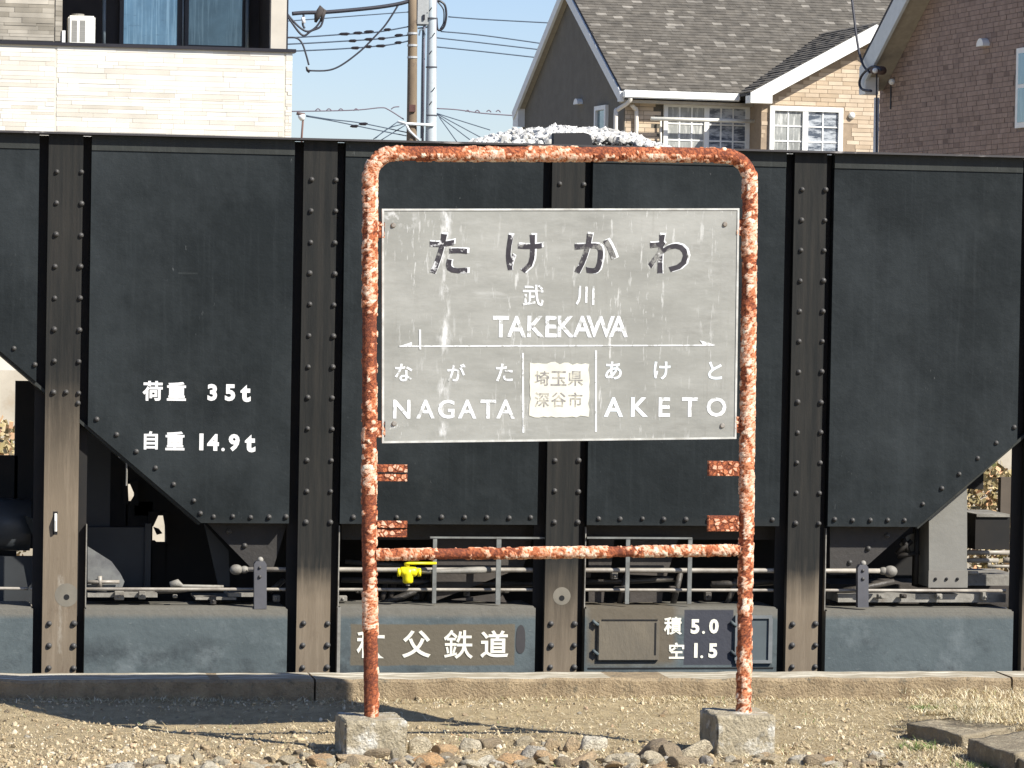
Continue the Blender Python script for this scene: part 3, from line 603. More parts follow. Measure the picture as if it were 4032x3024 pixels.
# side sill boxes between the posts
m_box = mat('blue grey sill paint', (0.098,0.119,0.121), (0.074,0.091,0.094), scale=4, rough=0.62, bump=0.2, bscale=20, spec=0.2, c3=(0.122,0.143,0.145), c3amt=0.46, c3scale=5)
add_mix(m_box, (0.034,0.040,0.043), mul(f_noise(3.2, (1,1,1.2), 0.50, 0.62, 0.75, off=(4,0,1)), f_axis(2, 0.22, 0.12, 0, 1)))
add_mix(m_box, (0.20,0.22,0.21), f_noise(40, (0.6,1,1.9), 0.60, 0.70, 0.5)); add_mix(m_box, (0.17,0.155,0.125), f_axis(2, 0.262, 0.285, 0, 0.8, 0.01, 30))
def sill_mat(extra):
    m = m_box.copy()
    for c, patch in extra: add_mix(m, c, patch)
    return m
def WX(x, y): return WP.at(x, y)
bx = {}
zt = [WP.at(600,2393)[1], WP.at(1700,2388)[1], WP.at(2600,2392)[1], WP.at(3600,2402)[1]]
c2, h2 = WX(1705,2539), ((WX(2030,2539)[0]-WX(1380,2539)[0])/2, (WX(1700,2456)[1]-WX(1700,2622)[1])/2)
c3_, h3 = WX(2488,2500), ((WX(2695,2500)[0]-WX(2360,2500)[0])/2, (WX(2500,2398)[1]-WX(2500,2625)[1])/2)
mats = {0: m_box, 1: m_box, 2: sill_mat([((0.125,0.108,0.078), f_patch(c2, h2, 0.006, 0.01))]), 3: sill_mat([((0.120,0.102,0.074), f_patch(c3_, h3, 0.03, 0.02)), ((0.050,0.052,0.062), f_patch(WX(2790,2510), (0.10,0.11), 0.004, 0.0))]), 4: m_box, 5: m_box, -1: m_box}
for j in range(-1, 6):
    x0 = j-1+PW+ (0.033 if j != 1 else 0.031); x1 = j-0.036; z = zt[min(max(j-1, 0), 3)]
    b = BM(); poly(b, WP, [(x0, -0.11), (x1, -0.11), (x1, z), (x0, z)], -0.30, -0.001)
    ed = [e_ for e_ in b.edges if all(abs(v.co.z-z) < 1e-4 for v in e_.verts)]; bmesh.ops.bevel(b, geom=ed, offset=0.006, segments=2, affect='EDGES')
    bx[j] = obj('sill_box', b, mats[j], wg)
b = BM(); ppx(b, WP, 1330, 2392, 1338, 2650, -0.03, 0.004); obj('edge_strip', b, m_lgrey, bx[2])
# doors on the third box
m_hat = mat('worn tan door', (0.145,0.122,0.085), (0.11,0.094,0.068), scale=7, rough=0.65, bump=0.15, stretch=(2,1,0.7), c3=(0.08,0.073,0.06), c3amt=0.42)
b = BM(); ppx(b, WP, 2356, 2443, 2596, 2602, 0.0, 0.014); bmesh.ops.bevel(b, geom=b.edges[:], offset=0.004, segments=2, affect='EDGES'); h1 = obj('inspection_door', b, m_hat, bx[3])
b = BM(); ppx(b, WP, 2372, 2440, 2590, 2444.5, 0.0, 0.0145); ppx(b, WP, 2578, 2452, 2583, 2580, 0.0142, 0.0150); ppx(b, WP, 2315, 2629, 3045, 2633, 0.0, 0.0015); obj('shadow_strips', b, m_hole, h1)  # black strips painted in for the shadow lines round the door
for y in (2452, 2568):
    b = BM(); tube(b, [WP.A(2334, y-8, 0.004), WP.A(2342, y, 0.012), WP.A(2356, y+10, 0.012)], 0.007, 8); obj('door_hinge', b, m_box, bx[3], True)
    b = BM(); tube(b, [WP.A(2878, y-4, 0.004), WP.A(2887, y+4, 0.012), WP.A(2900, y+14, 0.012)], 0.007, 8); obj('door_hinge', b, m_box, bx[3], True)
b = BM()
for r4 in ((2896,2424,3040,2436),(2896,2600,3040,2612),(3028,2436,3040,2600),(2896,2436,2908,2600)): ppx(b, WP, *r4, 0.0, 0.012)
obj('door_frame', b, mat('grey frame paint', (0.17,0.18,0.18), (0.12,0.13,0.13)), bx[3])
b = BM(); ppx(b, WP, 2909, 2437, 3022, 2599, 0.0, 0.004); obj('inspection_door', b, mat('slate door paint', (0.085,0.105,0.110), (0.07,0.085,0.09)), bx[3])
b = BM(); c = WX(2050,2517); q = [b.verts.new(WP.P(c[0]+0.019*math.cos(t*math.pi/10)*(1-0.12*math.sin(t*math.pi/10)), c[1]+0.058*math.copysign(abs(math.sin(t*math.pi/10))**0.6, math.sin(t*math.pi/10)), 0.0006)) for t in range(20)]; b.faces.new(q)
obj('paint_mark', b, mat('dark paint mark', (0.045,0.042,0.042)), bx[2])
# painted writing on the wagon
for ch, x, y, s in (('荷',601,1539,78),('重',695,1541,74),('3',836,1545,66),('5',906,1546,66),('t',967,1549,68),('自',594,1734,72),('重',689,1736,74),('1',793,1740,66),('4',839,1742,66),('.',878,1770,26),('9',922,1743,68),('t',985,1746,70)):
    glyph('letter', ch, WP, x, y, s if ch != '.' else 44, m_paintw, panels[1], 0.0012, 0.030 if ch in '荷重自' else 0.045)
for ch, x, y, s in (('秩',1463,2536,112),('父',1640,2536,108),('鉄',1805,2537,114),('道',1947,2536,108)):
    glyph('letter', ch, WP, x, y, s, m_cream, bx[2], 0.0014, 0.010 if ch == '鉄' else 0.020, sx=1.02)
for ch, x, y, s in (('積',2650,2464,70),('5',2737,2467,58),('.',2770,2490,38),('0',2811,2466,58),('空',2664,2562,64),('1',2740,2561,58),('.',2763,2586,38),('5',2807,2562,58)):
    glyph('letter', ch, WP, x, y, s, m_cream, bx[3], 0.0014, 0.026 if ch in '積空' else 0.045)
# underframe seen through the openings
def plate(name, x0, y0, x1, y1, d0, d1, m):
    b = BM(); ppx(b, WP, x0, y0, x1, y1, d0, d1); return obj(name, b, m, wg)
def pplate(name, pts, d0, d1, m):
    b = BM(); poly(b, WP, [WP.at(x, y, d1) for x, y in pts], d0, d1); return obj(name, b, m, wg)
plate('bolster_plate', 62, 1500, 160, 2160, -0.95, -0.90, m_deep)
plate('bolster_plate', 160, 1600, 497, 2400, -0.95, -0.90, m_deep); plate('bolster_plate', 497, 1975, 596, 2400, -0.95, -0.90, m_deep)
plate('bolster_plate', 497, 1700, 530, 1906, -0.95, -0.90, m_deep); pplate('bolster_plate', [(530,1700),(1300,1990),(1300,2400),(652,2400),(652,2030),(530,2030)], -0.95, -0.90, m_deep)
plate('bolster_plate', 596, 2136, 652, 2400, -0.95, -0.90, m_deep)
plate('cross_member', -200, 1792, 62, 2400, -0.95, -0.90, m_deep)
plate('centre_beam', 1300, 1990, 3300, 2400, -1.05, -1.0, m_deep); plate('centre_beam', 3300, 2060, 3640, 2400, -1.05, -1.0, m_deep)
for pts in ([(485,1890),(503,1900),(507,1985),(485,1985)], [(506,1990),(545,1990),(545,1890),(510,1900),(531,1948)], [(585,2015),(630,2015),(604,2072),(585,2080)], [(640,2015),(665,2015),(665,2150),(655,2130),(649,2066)], [(604,2075),(626,2082),(640,2100),(618,2106)], [(590,2128),(610,2128),(636,2150),(590,2150)]): pplate('bolster_web', pts, -0.88, -0.86, m_deep)
m_grey2 = mat('grey plate', (0.030,0.034,0.036), (0.022,0.024,0.026), scale=5, rough=0.6)
plate('tank_end', 345, 2076, 585, 2312, -0.5, -0.45, m_grey2); plate('tank_rib', 572, 2062, 592, 2318, -0.46, -0.43, m_grey2); plate('end_frame', 345, 1700, 432, 2074, -0.52, -0.50, m_grey2)
pplate('wheel_guard', [(345,2152),(396,2184),(440,2212),(474,2258),(490,2290),(482,2312),(345,2312)], -0.16, -0.14, mat('chalky grey guard', (0.17,0.175,0.165), (0.10,0.10,0.10), scale=16, rough=0.8, c3=(0.3,0.28,0.25), c3amt=0.4))
b = BM(); tube(b, [WP.A(345,2292,-0.12), WP.A(470,2291,-0.12)], 0.0075, 8); tube(b, [WP.A(393,2268,-0.12), WP.A(394,2312,-0.12)], 0.009, 8); obj('brake_pipe', b, m_rod, wg, True)
b = BM(); tube(b, [WP.A(-260,2062,-0.45), WP.A(118,2066,-0.45)], 0.105, 24); obj('air_tank', b, mat('dark tank paint', (0.06,0.068,0.075), (0.045,0.05,0.055), rough=0.4), wg, True)
pplate('bogie_bracket', [(96,2030),(152,2050),(128,2108)], -0.35, -0.33, m_chord); pplate('bogie_bracket', [(132,2112),(160,2060),(160,2260)], -0.35, -0.33, m_lgrey)
plate('side_frame', -200, 2190, 160, 2380, -0.42, -0.38, m_grey2)
b = BM(); tube(b, smooth_path([WP.A(466,1798,-0.02), WP.A(488,1806,-0.02), WP.A(498,1818,-0.02), WP.A(499,1860,-0.02), WP.A(498,1912,-0.02)]), 0.0035, 6); obj('grab_wire', b, m_lgrey, wg)
pplate('chute_side', [(805,2062),(900,2168),(905,2310),(860,2310)], -0.3, -0.28, m_grey2)
for x0, y0, x1, y1 in ((345,2336,620,2352),(770,2352,930,2362),(900,2335,1020,2350)): plate('deck_strip', x0, y0, x1, y1, -0.33, -0.12, m_lgrey)
b = BM(); tube(b, [WP.A(670,2304,-0.1), WP.A(700,2296,-0.1), WP.A(720,2308,-0.1), WP.A(880,2310,-0.1)], [0.014,0.016,0.007,0.006], 9); obj('pull_rod', b, m_lgrey, wg, True)
b = BM()
for i in range(7): x = 1450+i*38; tube(b, smooth_path([WP.A(x, 2380, -0.3), WP.A(x+16+6*(i % 2), 2340, -0.26), WP.A(x+30, 2300-14*(i % 3), -0.3)]), 0.012, 7)
obj('spring_levers', b, m_brown, wg, True)
# right bay: grey pillar, lever frame, tank, pipes
pplate('pillar', [(3658,2312),(3658,2036),(3796,1918),(3808,1918),(3808,2312)], -0.32, -0.12, mat('pale grey pillar', (0.20,0.195,0.17), (0.165,0.16,0.14), scale=5, rough=0.7, bump=0.1))
pl_ = plate('pillar_foot', 3657, 2246, 3810, 2314, -0.12, -0.116, mat('pillar foot', (0.20,0.19,0.165), (0.16,0.15,0.13)))
for x in (3684, 3727, 3770): b = BM(); bmesh.ops.create_uvsphere(b, u_segments=8, v_segments=6, radius=0.007, matrix=Matrix.Translation(WP.A(x, 2280, -0.114))); obj('bolt_head', b, m_hole, pl_)
plate('pillar_back', 3622, 2060, 3657, 2314, -0.40, -0.30, m_deep)
b = BM(); 
for a_, c_ in (((3530,2180),(3590,2130)),((3535,2190),(3620,2176)),((3556,2120),(3580,2180)),((3612,2060),(3606,2300))): tube(b, [WP.A(*a_, -0.2), WP.A(*c_, -0.2)], 0.011, 7)
obj('lever_frame', b, m_deep, wg, True)
pplate('lever_plate', [(3543,2142),(3575,2108),(3600,2100),(3600,2172),(3566,2172)], -0.26, -0.25, m_lgrey); pplate('lever_plate', [(3602,2084),(3618,2076),(3626,2086),(3624,2138),(3602,2134)], -0.26, -0.25, m_lgrey)
plate('tank_box', 3842, 2028, 3975, 2164, -0.75, -0.45, m_deep); plate('tank_lid', 3846, 2024, 3976, 2036, -0.75, -0.44, m_lgrey)
plate('end_panel', 3942, 1880, 4010, 2026, -0.80, -0.76, mat('brown end panel', (0.10,0.08,0.06))); plate('end_gusset', 3806, 1860, 3872, 1926, -0.5, -0.46, m_deep)
for y, x0, x1, r in ((2176,3810,4000,0.010),(2207,3810,3930,0.010),(2206,3952,4006,0.012),(2230,3890,4006,0.007),(2256,3810,3850,0.008)):
    b = BM(); tube(b, [WP.A(x0, y, -0.3), WP.A(x1, y, -0.3)], r, 9); obj('brake_pipe', b, m_rod, wg, True)
plate('end_deck', 3808, 2262, 4008, 2306, -0.62, -0.30, m_lgrey); plate('end_beam', 3270, 2300, 4008, 2390, -0.9, -0.6, m_brown)
plate('cover_plate', 3300, 2338, 3960, 2372, -0.34, -0.16, m_lgrey)
# more of the rigging behind the door frames
m_greasy = mat('greasy steel', (0.075,0.066,0.055), (0.030,0.027,0.024), scale=14, rough=0.5, bump=0.3, c3=(0.16,0.085,0.04), c3amt=0.38)
for a_, c_, r, dd in (((1345,2282),(2110,2300),0.012,-0.22),((1500,2380),(1700,2300),0.014,-0.2),((1700,2300),(1712,2200),0.010,-0.2),((2310,2290),(2660,2278),0.012,-0.2),((2440,2380),(2470,2250),0.013,-0.18),((2650,2380),(2680,2250),0.013,-0.18),
        ((2800,2300),(3050,2290),0.014,-0.2),((2860,2385),(2900,2280),0.012,-0.2),((1360,2210),(1600,2225),0.010,-0.24),((3290,2330),(3520,2290),0.012,-0.2),((420,2330),(560,2322),0.010,-0.2),((1060,2330),(1120,2280),0.012,-0.2),((610,2330),(800,2316),0.009,-0.2)):
    b = BM(); tube(b, [WP.A(*a_, dd), WP.A((a_[0]+c_[0])/2, (a_[1]+c_[1])/2+3, dd), WP.A(*c_, dd)], r, 8); obj('brake_rigging', b, m_greasy, wg, True)
for x, y, dd in ((1350,2360,-.14),(1420,2330,-.2),(1640,2352,-.2),(2420,2270,-.16),(2440,2322,-.14),(2650,2325,-.15),(2310,2262,-.16),(2790,2352,-.18),(2960,2340,-.18),(3470,2352,-.12),(3560,2350,-.12),(3700,2352,-.12),(3880,2352,-.12),(470,2350,-.1),(560,2348,-.1),(690,2350,-.1),(840,2368,-.1),(1090,2360,-.12),(1986,2330,-.12),(1840,2340,-.14)):
    w_ = random.uniform(9, 20); h_ = random.uniform(8, 22); b = BM(); ppx(b, WP, x-w_, y-h_, x+w_, y+h_*0.6, dd-0.03, dd); bmesh.ops.bevel(b, geom=b.edges[:], offset=0.003, segments=1, affect='EDGES')
    bmesh.ops.create_uvsphere(b, u_segments=8, v_segments=6, radius=0.006, matrix=Matrix.Translation(WP.A(x, y-2, dd+0.003))); obj('rigging_bracket', b, random.choice([m_greasy, m_brown, m_lgrey]), wg)
# wheels and rails under the wagon
m_steel = mat('rusty rail', (0.16,0.10,0.07), (0.1,0.06,0.04), rough=0.6)
for x in (-1.3, 0.1, 4.3, 5.7):
    for dd in (-0.55, -1.62):
        b = BM(); bmesh.ops.create_cone(b, cap_ends=True, segments=32, radius1=0.40, radius2=0.40, depth=0.12, matrix=Matrix.Translation(WP.P(x, -0.40, dd)) @ Matrix.Rotation(math.pi/2, 4, 'X')); obj('wheel', b, m_steel, wg)
b = BM(); box(b, -40, 40, Y_WAG+0.52, Y_WAG+0.58, -0.95, -0.80); tag(obj('rail', b, m_steel), 'rusty near rail running under the hopper wagon', 'rail', 'rails of the track')
b = BM(); box(b, -40, 40, Y_WAG+1.59, Y_WAG+1.65, -0.95, -0.80); tag(obj('rail', b, m_steel), 'rusty far rail running under the hopper wagon', 'rail', 'rails of the track')

# limestone heaped in the wagon
m_lime = attr_mat('white limestone', [(0, (0.36,0.35,0.32)), (0.5, (0.56,0.545,0.505)), (1, (0.72,0.70,0.65))], rough=0.85, bump=0.3, bscale=60)
n = 5200; X = rng.uniform(1.2, 3.1, n); Yd = rng.uniform(Y_WAG+0.10, Y_WAG+1.9, n)
cx0 = WP.at(2200, 560, -0.8)[0]
def heap(x, y): 
    r = ((x-cx0-0.02)/0.31)**2 + ((y-(Y_WAG+0.85))/0.62)**2
    e = 0.128*max(0, 1-r*0.42)**0.75 if r < 2.38 else 0
    return T-0.035 + e + 0.012*noise.noise(Vector((x*9, y*9, 0)))
P = np.array([(x, y, heap(x, y)) for x, y in zip(X, Yd)])
scatter('limestone_load', P, rng.uniform(0.011, 0.025, n), m_lime, jit=0.28, label='heap of white crushed limestone showing above the wagon rim', cat='stone load')
# ------------------------------------------------------------------ loose ground cover
m_peb = attr_mat('mixed pebbles', [(0,(0.24,0.18,0.11)),(0.3,(0.38,0.295,0.175)),(0.65,(0.48,0.385,0.235)),(0.88,(0.55,0.46,0.31)),(0.96,(0.66,0.59,0.45)),(1,(0.46,0.27,0.13))], rough=0.9, bump=0.3, bscale=90)
def field(n, f, xr_=(-1.9, 5.2), yr=(11.0, 13.12)):
    X = rng.uniform(*xr_, n); Y = rng.uniform(*yr, n); keep = rng.random(n) < np.array([f(x, y) for x, y in zip(X, Y)]); return X[keep], Y[keep]
nf = lambda x, y, s, k: noise.noise(Vector((x*s, y*s, k)))*0.5+0.5
def dens_gravel(x, y):
    left = 1/(1+math.exp((x-1.35)*4)); front = 1/(1+math.exp((y-12.35)*7)); patch = nf(x, y, 3.5, 9)
    strip = 2.2*math.exp(-((y-13.02)/0.07)**2)
    return min(1, 0.10+0.9*left*front+0.45*front*max(0, 1-left)*0.6+0.35*strip*patch*1.3)
def sfield(name, n, f, s0, s1, m, sink=0.3, **k):
    X, Y = field(n, f); S = rng.uniform(s0, s1, len(X))*rng.uniform(0.6, 1.2, len(X))
    P = np.array([(x, y, gz(x, y)+s*(0.55-sink)) for x, y, s in zip(X, Y, S)]); return scatter(name, P, S, m, parent=plat, squash=(0.4,0.75), **k)
sfield('pebbles', 42000, dens_gravel, 0.0028, 0.0068, m_peb, jit=0.2)
sfield('coarse_gravel', 7500, lambda x, y: dens_gravel(x, y)*(0.9 if y < 12.0 else 0.35), 0.008, 0.015, m_peb, jit=0.24)
# dry grass and straw
m_straw = attr_mat('dry straw', [(0,(0.30,0.22,0.10)),(0.35,(0.50,0.40,0.22)),(0.7,(0.66,0.56,0.36)),(0.93,(0.76,0.69,0.50)),(1,(0.20,0.26,0.07))], rough=0.9, bscale=8)
m_grn = attr_mat('green shoots', [(0,(0.10,0.16,0.035)),(1,(0.24,0.30,0.09))], rough=0.8, bscale=8)
def blades(name, n, f, m, l0, l1, lean, w=0.0016, xr_=(-1.9,5.2), yr=(11.0,13.12), zfn=None):
    X, Y = field(n, f, xr_, yr); N = len(X); A = rng.uniform(0, 2*np.pi, N); Ln = rng.uniform(l0, l1, N); le = rng.uniform(lean*0.6, lean, N)
    V = np.zeros((N, 6, 3)); 
    Z = np.array([(zfn or gz)(x, y) for x, y in zip(X, Y)])
    for i, t in enumerate((0, 0.55, 1.0)):
        a = le*(0.7+0.5*t); dx = np.sin(a)*Ln*t; dz = np.cos(a)*Ln*t*np.where(t < 1, 1, 0.92)+0.002
        ww = w*(1-0.75*t)
        for s_, k in ((-1,0),(1,1)):
            V[:,2*i+k,0] = X+np.cos(A)*dx - s_*np.sin(A)*ww; V[:,2*i+k,1] = Y+np.sin(A)*dx + s_*np.cos(A)*ww; V[:,2*i+k,2] = Z+dz
    Fb = np.array([[0,1,3,2],[2,3,5,4]]); Fc = (Fb[None]+(np.arange(N)*6)[:,None,None]).reshape(-1,4)
    me = np_mesh(name, V.reshape(-1,3), Fc, np.repeat(rng.random(N), 6)); o = link_mesh(name, me, plat, m); o['kind'] = 'stuff'; return o
def d_straw(x, y):
    r = 1/(1+math.exp(-(x-1.9)*2.6)); p = nf(x, y, 4.5, 2); return min(1, 0.07+0.93*r*(0.35+1.3*max(0, p-0.25)) + 0.15*(p > 0.58))
blades('dry_grass', 60000, d_straw, m_straw, 0.010, 0.042, 1.52, 0.0013)
blades('kerb_side_grass', 9000, lambda x, y: 0.25+0.9*max(0, nf(x, y, 3.0, 21)-0.35), m_straw, 0.012, 0.045, 1.35, 0.0013, (-1.9,5.2), (13.03,13.128))
blades('tall_dry_grass', 3600, lambda x, y: (1 if x > 3.05 else 0.03 if x > 1.8 else 0)*(0.3+nf(x,y,5,4)), m_straw, 0.03, 0.085, 1.15, 0.0013)
blades('moss_and_shoots', 7000, lambda x, y: (1 if nf(x, y, 5.5, 12) > 0.66 else 0)*(0.9 if (y < 12.0 and x > 0.9) or x > 2.7 else 0.12), m_grn, 0.008, 0.028, 1.1, 0.0017)
# the bigger stones, each one its own piece of the platform
m_stone = rand_obj_mat('field stones', [(0,(0.26,0.20,0.13)),(0.2,(0.42,0.33,0.21)),(0.4,(0.54,0.44,0.28)),(0.52,(0.56,0.34,0.16)),(0.62,(0.50,0.42,0.28)),(0.8,(0.66,0.58,0.42)),(0.93,(0.78,0.72,0.58)),(1,(0.40,0.36,0.30))], rough=0.92, bump=1.0, bscale=7)
add_mix(m_stone, (0.24,0.19,0.12), f_noise(2.2, (1,1,1), 0.50, 0.64, 0.75))
st_me = []
for k in range(9):
    bm = BM(); bmesh.ops.create_icosphere(bm, subdivisions=3, radius=1.0); r = random.Random(k+40)
    ax = [Vector((r.gauss(0,1), r.gauss(0,1), r.gauss(0,1))).normalized() for _ in range(10)]; ln = [r.uniform(0.38, 0.85) for _ in ax]
    for v in bm.verts:
        for a, l in zip(ax, ln):
            d_ = v.co.dot(a)
            if d_ > l: v.co -= a*(d_-l)*0.96
        v.co *= 1.12+0.10*noise.noise(v.co*2.9+Vector((k,0,0)))
    me = bpy.data.meshes.new('stone'); bm.to_mesh(me); bm.free(); me.materials.append(m_stone); me.polygons.foreach_set('use_smooth', [True]*len(me.polygons)); st_me.append(me)
def stone(x, y, s, sq=(1,0.8,0.6), rot=None, lift=0.25, k=None):
    o = bpy.data.objects.new('stone', st_me[random.randrange(9) if k is None else k]); COL.objects.link(o); o.parent = plat
    o.scale = (s*sq[0], s*sq[1], s*sq[2]); o.rotation_euler = rot or (random.uniform(-0.4,0.4), random.uniform(-0.4,0.4), random.uniform(0,6.28)); o.location = (x, y, gz(x, y)+s*sq[2]*lift); return o
def stone_px(px, py, w_px, h_px, **k):
    """a stone where the photo shows one; py is where it meets the ground"""
    p = hitz(px, py, 0.004); s = w_px/2/ (F_PX/(p-CAM).length)*0.95; return stone(p.x, p.y+s*0.5, s, (1, 0.8, h_px/w_px*1.0), rot=(random.uniform(-.3,.3), random.uniform(-.35,.35), random.uniform(-.5,.5)), lift=0.38, **k)
for a in ((1480,2985,130,70),(1395,3012,170,60),(1650,2960,110,90),(1760,2975,120,80),(1700,3020,150,80),(1850,2955,100,110),(1930,2945,120,85),(1880,3020,130,110),(2010,3010,150,80),(2100,2985,120,100),
          (2060,2935,90,50),(2170,2950,80,90),(2250,2960,90,100),(2330,2950,130,110),(2300,3018,160,70),(2420,3010,120,80),(2480,2990,90,60),(2590,2975,150,100),(2560,3005,120,90),(2640,2990,120,100),(2740,2985,150,110),(2700,3022,140,80),
          (2790,2970,40,45),(1600,3015,120,60),(1250,3010,130,60),(1130,3015,100,50),(1010,3020,90,60),(1560,3000,60,110),(1180,2975,60,35),(990,2965,70,40),(2080,2735,75,38),(1570,2775,45,22),(1950,2722,60,40),(2200,2715,110,38),(2520,2742,60,45),(3100,2735,90,42),(3120,2762,60,22),(3330,2760,50,28),(975,2738,60,60),(845,2742,60,50),(590,2850,60,36),(600,2732,50,40),(650,2737,46,34),(930,2765,60,22),(3000,2722,50,30)):
    stone_px(*a)
for i in range(190):
    x = random.uniform(0.1, 2.75); y = 11.42+abs(random.gauss(0, 0.16)); 
    if y > 11.72 + 0.12*math.sin(x*5): continue
    stone(x, y, random.uniform(0.012, 0.040), (1, random.uniform(.7,1), random.uniform(.45,.8)))
for i in range(70): stone(random.uniform(-1.2, 3.6), random.uniform(11.6, 13.0), random.uniform(0.008, 0.016), (1, .8, .6))
# broken old edging slabs, lower right
m_slab = mat('shade-darkened old concrete', (0.33,0.275,0.185), (0.22,0.18,0.115), scale=12, rough=0.95, bump=1.0, bscale=60, c3=(0.46,0.40,0.27), c3amt=0.45, c3scale=16)  # tone darkened all over to deepen the shade on the slab sides
eg = root('old_edging', (3.1, 11.9, 0), 'broken old edging slabs half sunk in dry grass, lower right', 'edging')
def slab(P4, h, seed):
    """P4: top corners on the ground plan"""
    b = BM(); n = 16; bmesh.ops.create_cube(b, size=1.0); bmesh.ops.subdivide_edges(b, edges=b.edges, cuts=n, use_grid_fill=True)
    A, B_, C_, D_ = [Vector((p[0], p[1], p[2])) for p in P4]
    for v in b.verts:
        s, t, z = v.co.x+.5, v.co.y+.5, v.co.z+.5; p = A.lerp(B_, s).lerp(D_.lerp(C_, s), t); p.z = p.z-(1-z)*h
        k = 0.007*noise.noise(p*12+Vector((seed,0,0)))+0.004*noise.noise(p*35); p += Vector((k, k, k*0.8*(z > 0.9))); v.co = p
    return obj('slab', b, m_slab, eg, True)
def gp(x, y, z): p = hitz(x, y, z); return (p.x, p.y, z)
slab([gp(3572,2846,0.060), gp(3790,2896,0.055), gp(4000,2862,0.055), gp(3780,2822,0.058)], 0.16, 1)
slab([gp(3812,2912,0.066), gp(4000,2968,0.078), gp(4220,2930,0.08), gp(4060,2872,0.07)], 0.18, 5)
slab([gp(3995,2985,0.06), gp(4150,3040,0.06), gp(4330,3000,0.07), gp(4200,2950,0.07)], 0.16, 9)
for (px, py, n_, r, h) in ((3610,2930,160,0.06,0.07),(3700,2935,120,0.08,0.05),(3860,3000,160,0.09,0.05),(3800,2840,900,0.16,0.05),(3950,2890,900,0.18,0.055),(3900,2800,900,0.3,0.06),(3990,2950,900,0.12,0.06),(3860,2925,500,0.07,0.06),(3680,2870,500,0.07,0.05),(3950,2860,1200,0.2,0.06),(3700,2965,500,0.2,0.05),(3640,2850,160,0.05,0.04)):
    c_ = hitz(px, py, 0.02); zz = 0.07 if py < 2900 else 0.0
    blades('grass_tuft', n_, lambda x, y: 1, m_straw if n_ % 160 else m_grn, 0.02, h, 1.2, 0.0014, (c_.x-r, c_.x+r), (c_.y-r*0.7, c_.y+r*0.7), lambda x, y, z0=zz: gz(x, y)*0+z0)

# ------------------------------------------------------------------ far things: helpers
def boxes_np(name, frame_boxes, m, parent):
    """many small pieces (each eight corners) in one mesh, each with its own shade"""
    V = np.array([[c[:] for c in bx_] for bx_, _ in frame_boxes]).reshape(-1,3) - np.array(wloc(parent)); n = len(frame_boxes)
    Fb = np.array([[0,1,2,3],[7,6,5,4],[0,4,5,1],[1,5,6,2],[2,6,7,3],[3,7,4,0]]); Fc = (Fb[None]+(np.arange(n)*8)[:,None,None]).reshape(-1,4)
    o = link_mesh(name, np_mesh(name, V, Fc, np.repeat([r for _, r in frame_boxes], 8)), parent, m); o['kind'] = 'stuff'; return o
def inside(p, pg):
    c = False
    for i in range(len(pg)):
        a, b_ = pg[i], pg[i-1]
        if (a[1] > p[1]) != (b_[1] > p[1]) and p[0] < (b_[0]-a[0])*(p[1]-a[1])/(b_[1]-a[1])+a[0]: c = not c
    return c
def clad(name, pl, pg, holes, rowh, lmin, lmax, m, parent, d=0.0, th=(0.006,0.02), gap=0.01, jitter=0.0, bond=None):
    out = []; zmin = min(p[1] for p in pg); zmax = max(p[1] for p in pg); umin = min(p[0] for p in pg); umax = max(p[0] for p in pg)
    z = zmin; r = 0
    while z < zmax-0.02:
        h = rowh*random.uniform(1-jitter, 1+jitter); u = umin - (random.uniform(0, lmax) if bond is None else (r % 2)*bond)
        while u < umax:
            l = random.uniform(lmin, lmax); c = [(u+gap/2, z+gap/2), (u+l-gap/2, z+gap/2), (u+l-gap/2, z+h-gap/2), (u+gap/2, z+h-gap/2)]
            u += l; cc = (u-l/2, z+h/2)
            if not all(inside(q, pg) for q in c):
                c = [(min(max(q[0], umin+0.004), umax-0.004), q[1]) for q in c]
                if c[1][0]-c[0][0] < 0.03 or not all(inside(q, pg) for q in c): continue
            if any(h0 < cc[0]+l/2 and h1 > cc[0]-l/2 and v0 < cc[1]+h/2 and v1 > cc[1]-h/2 for h0, h1, v0, v1 in holes): continue
            t = random.uniform(*th); out.append(([pl.P(a, b_, d+t) for a, b_ in c]+[pl.P(a, b_, d+0.0005) for a, b_ in c], random.random()))
        z += h; r += 1
    return boxes_np(name, out, m, parent)
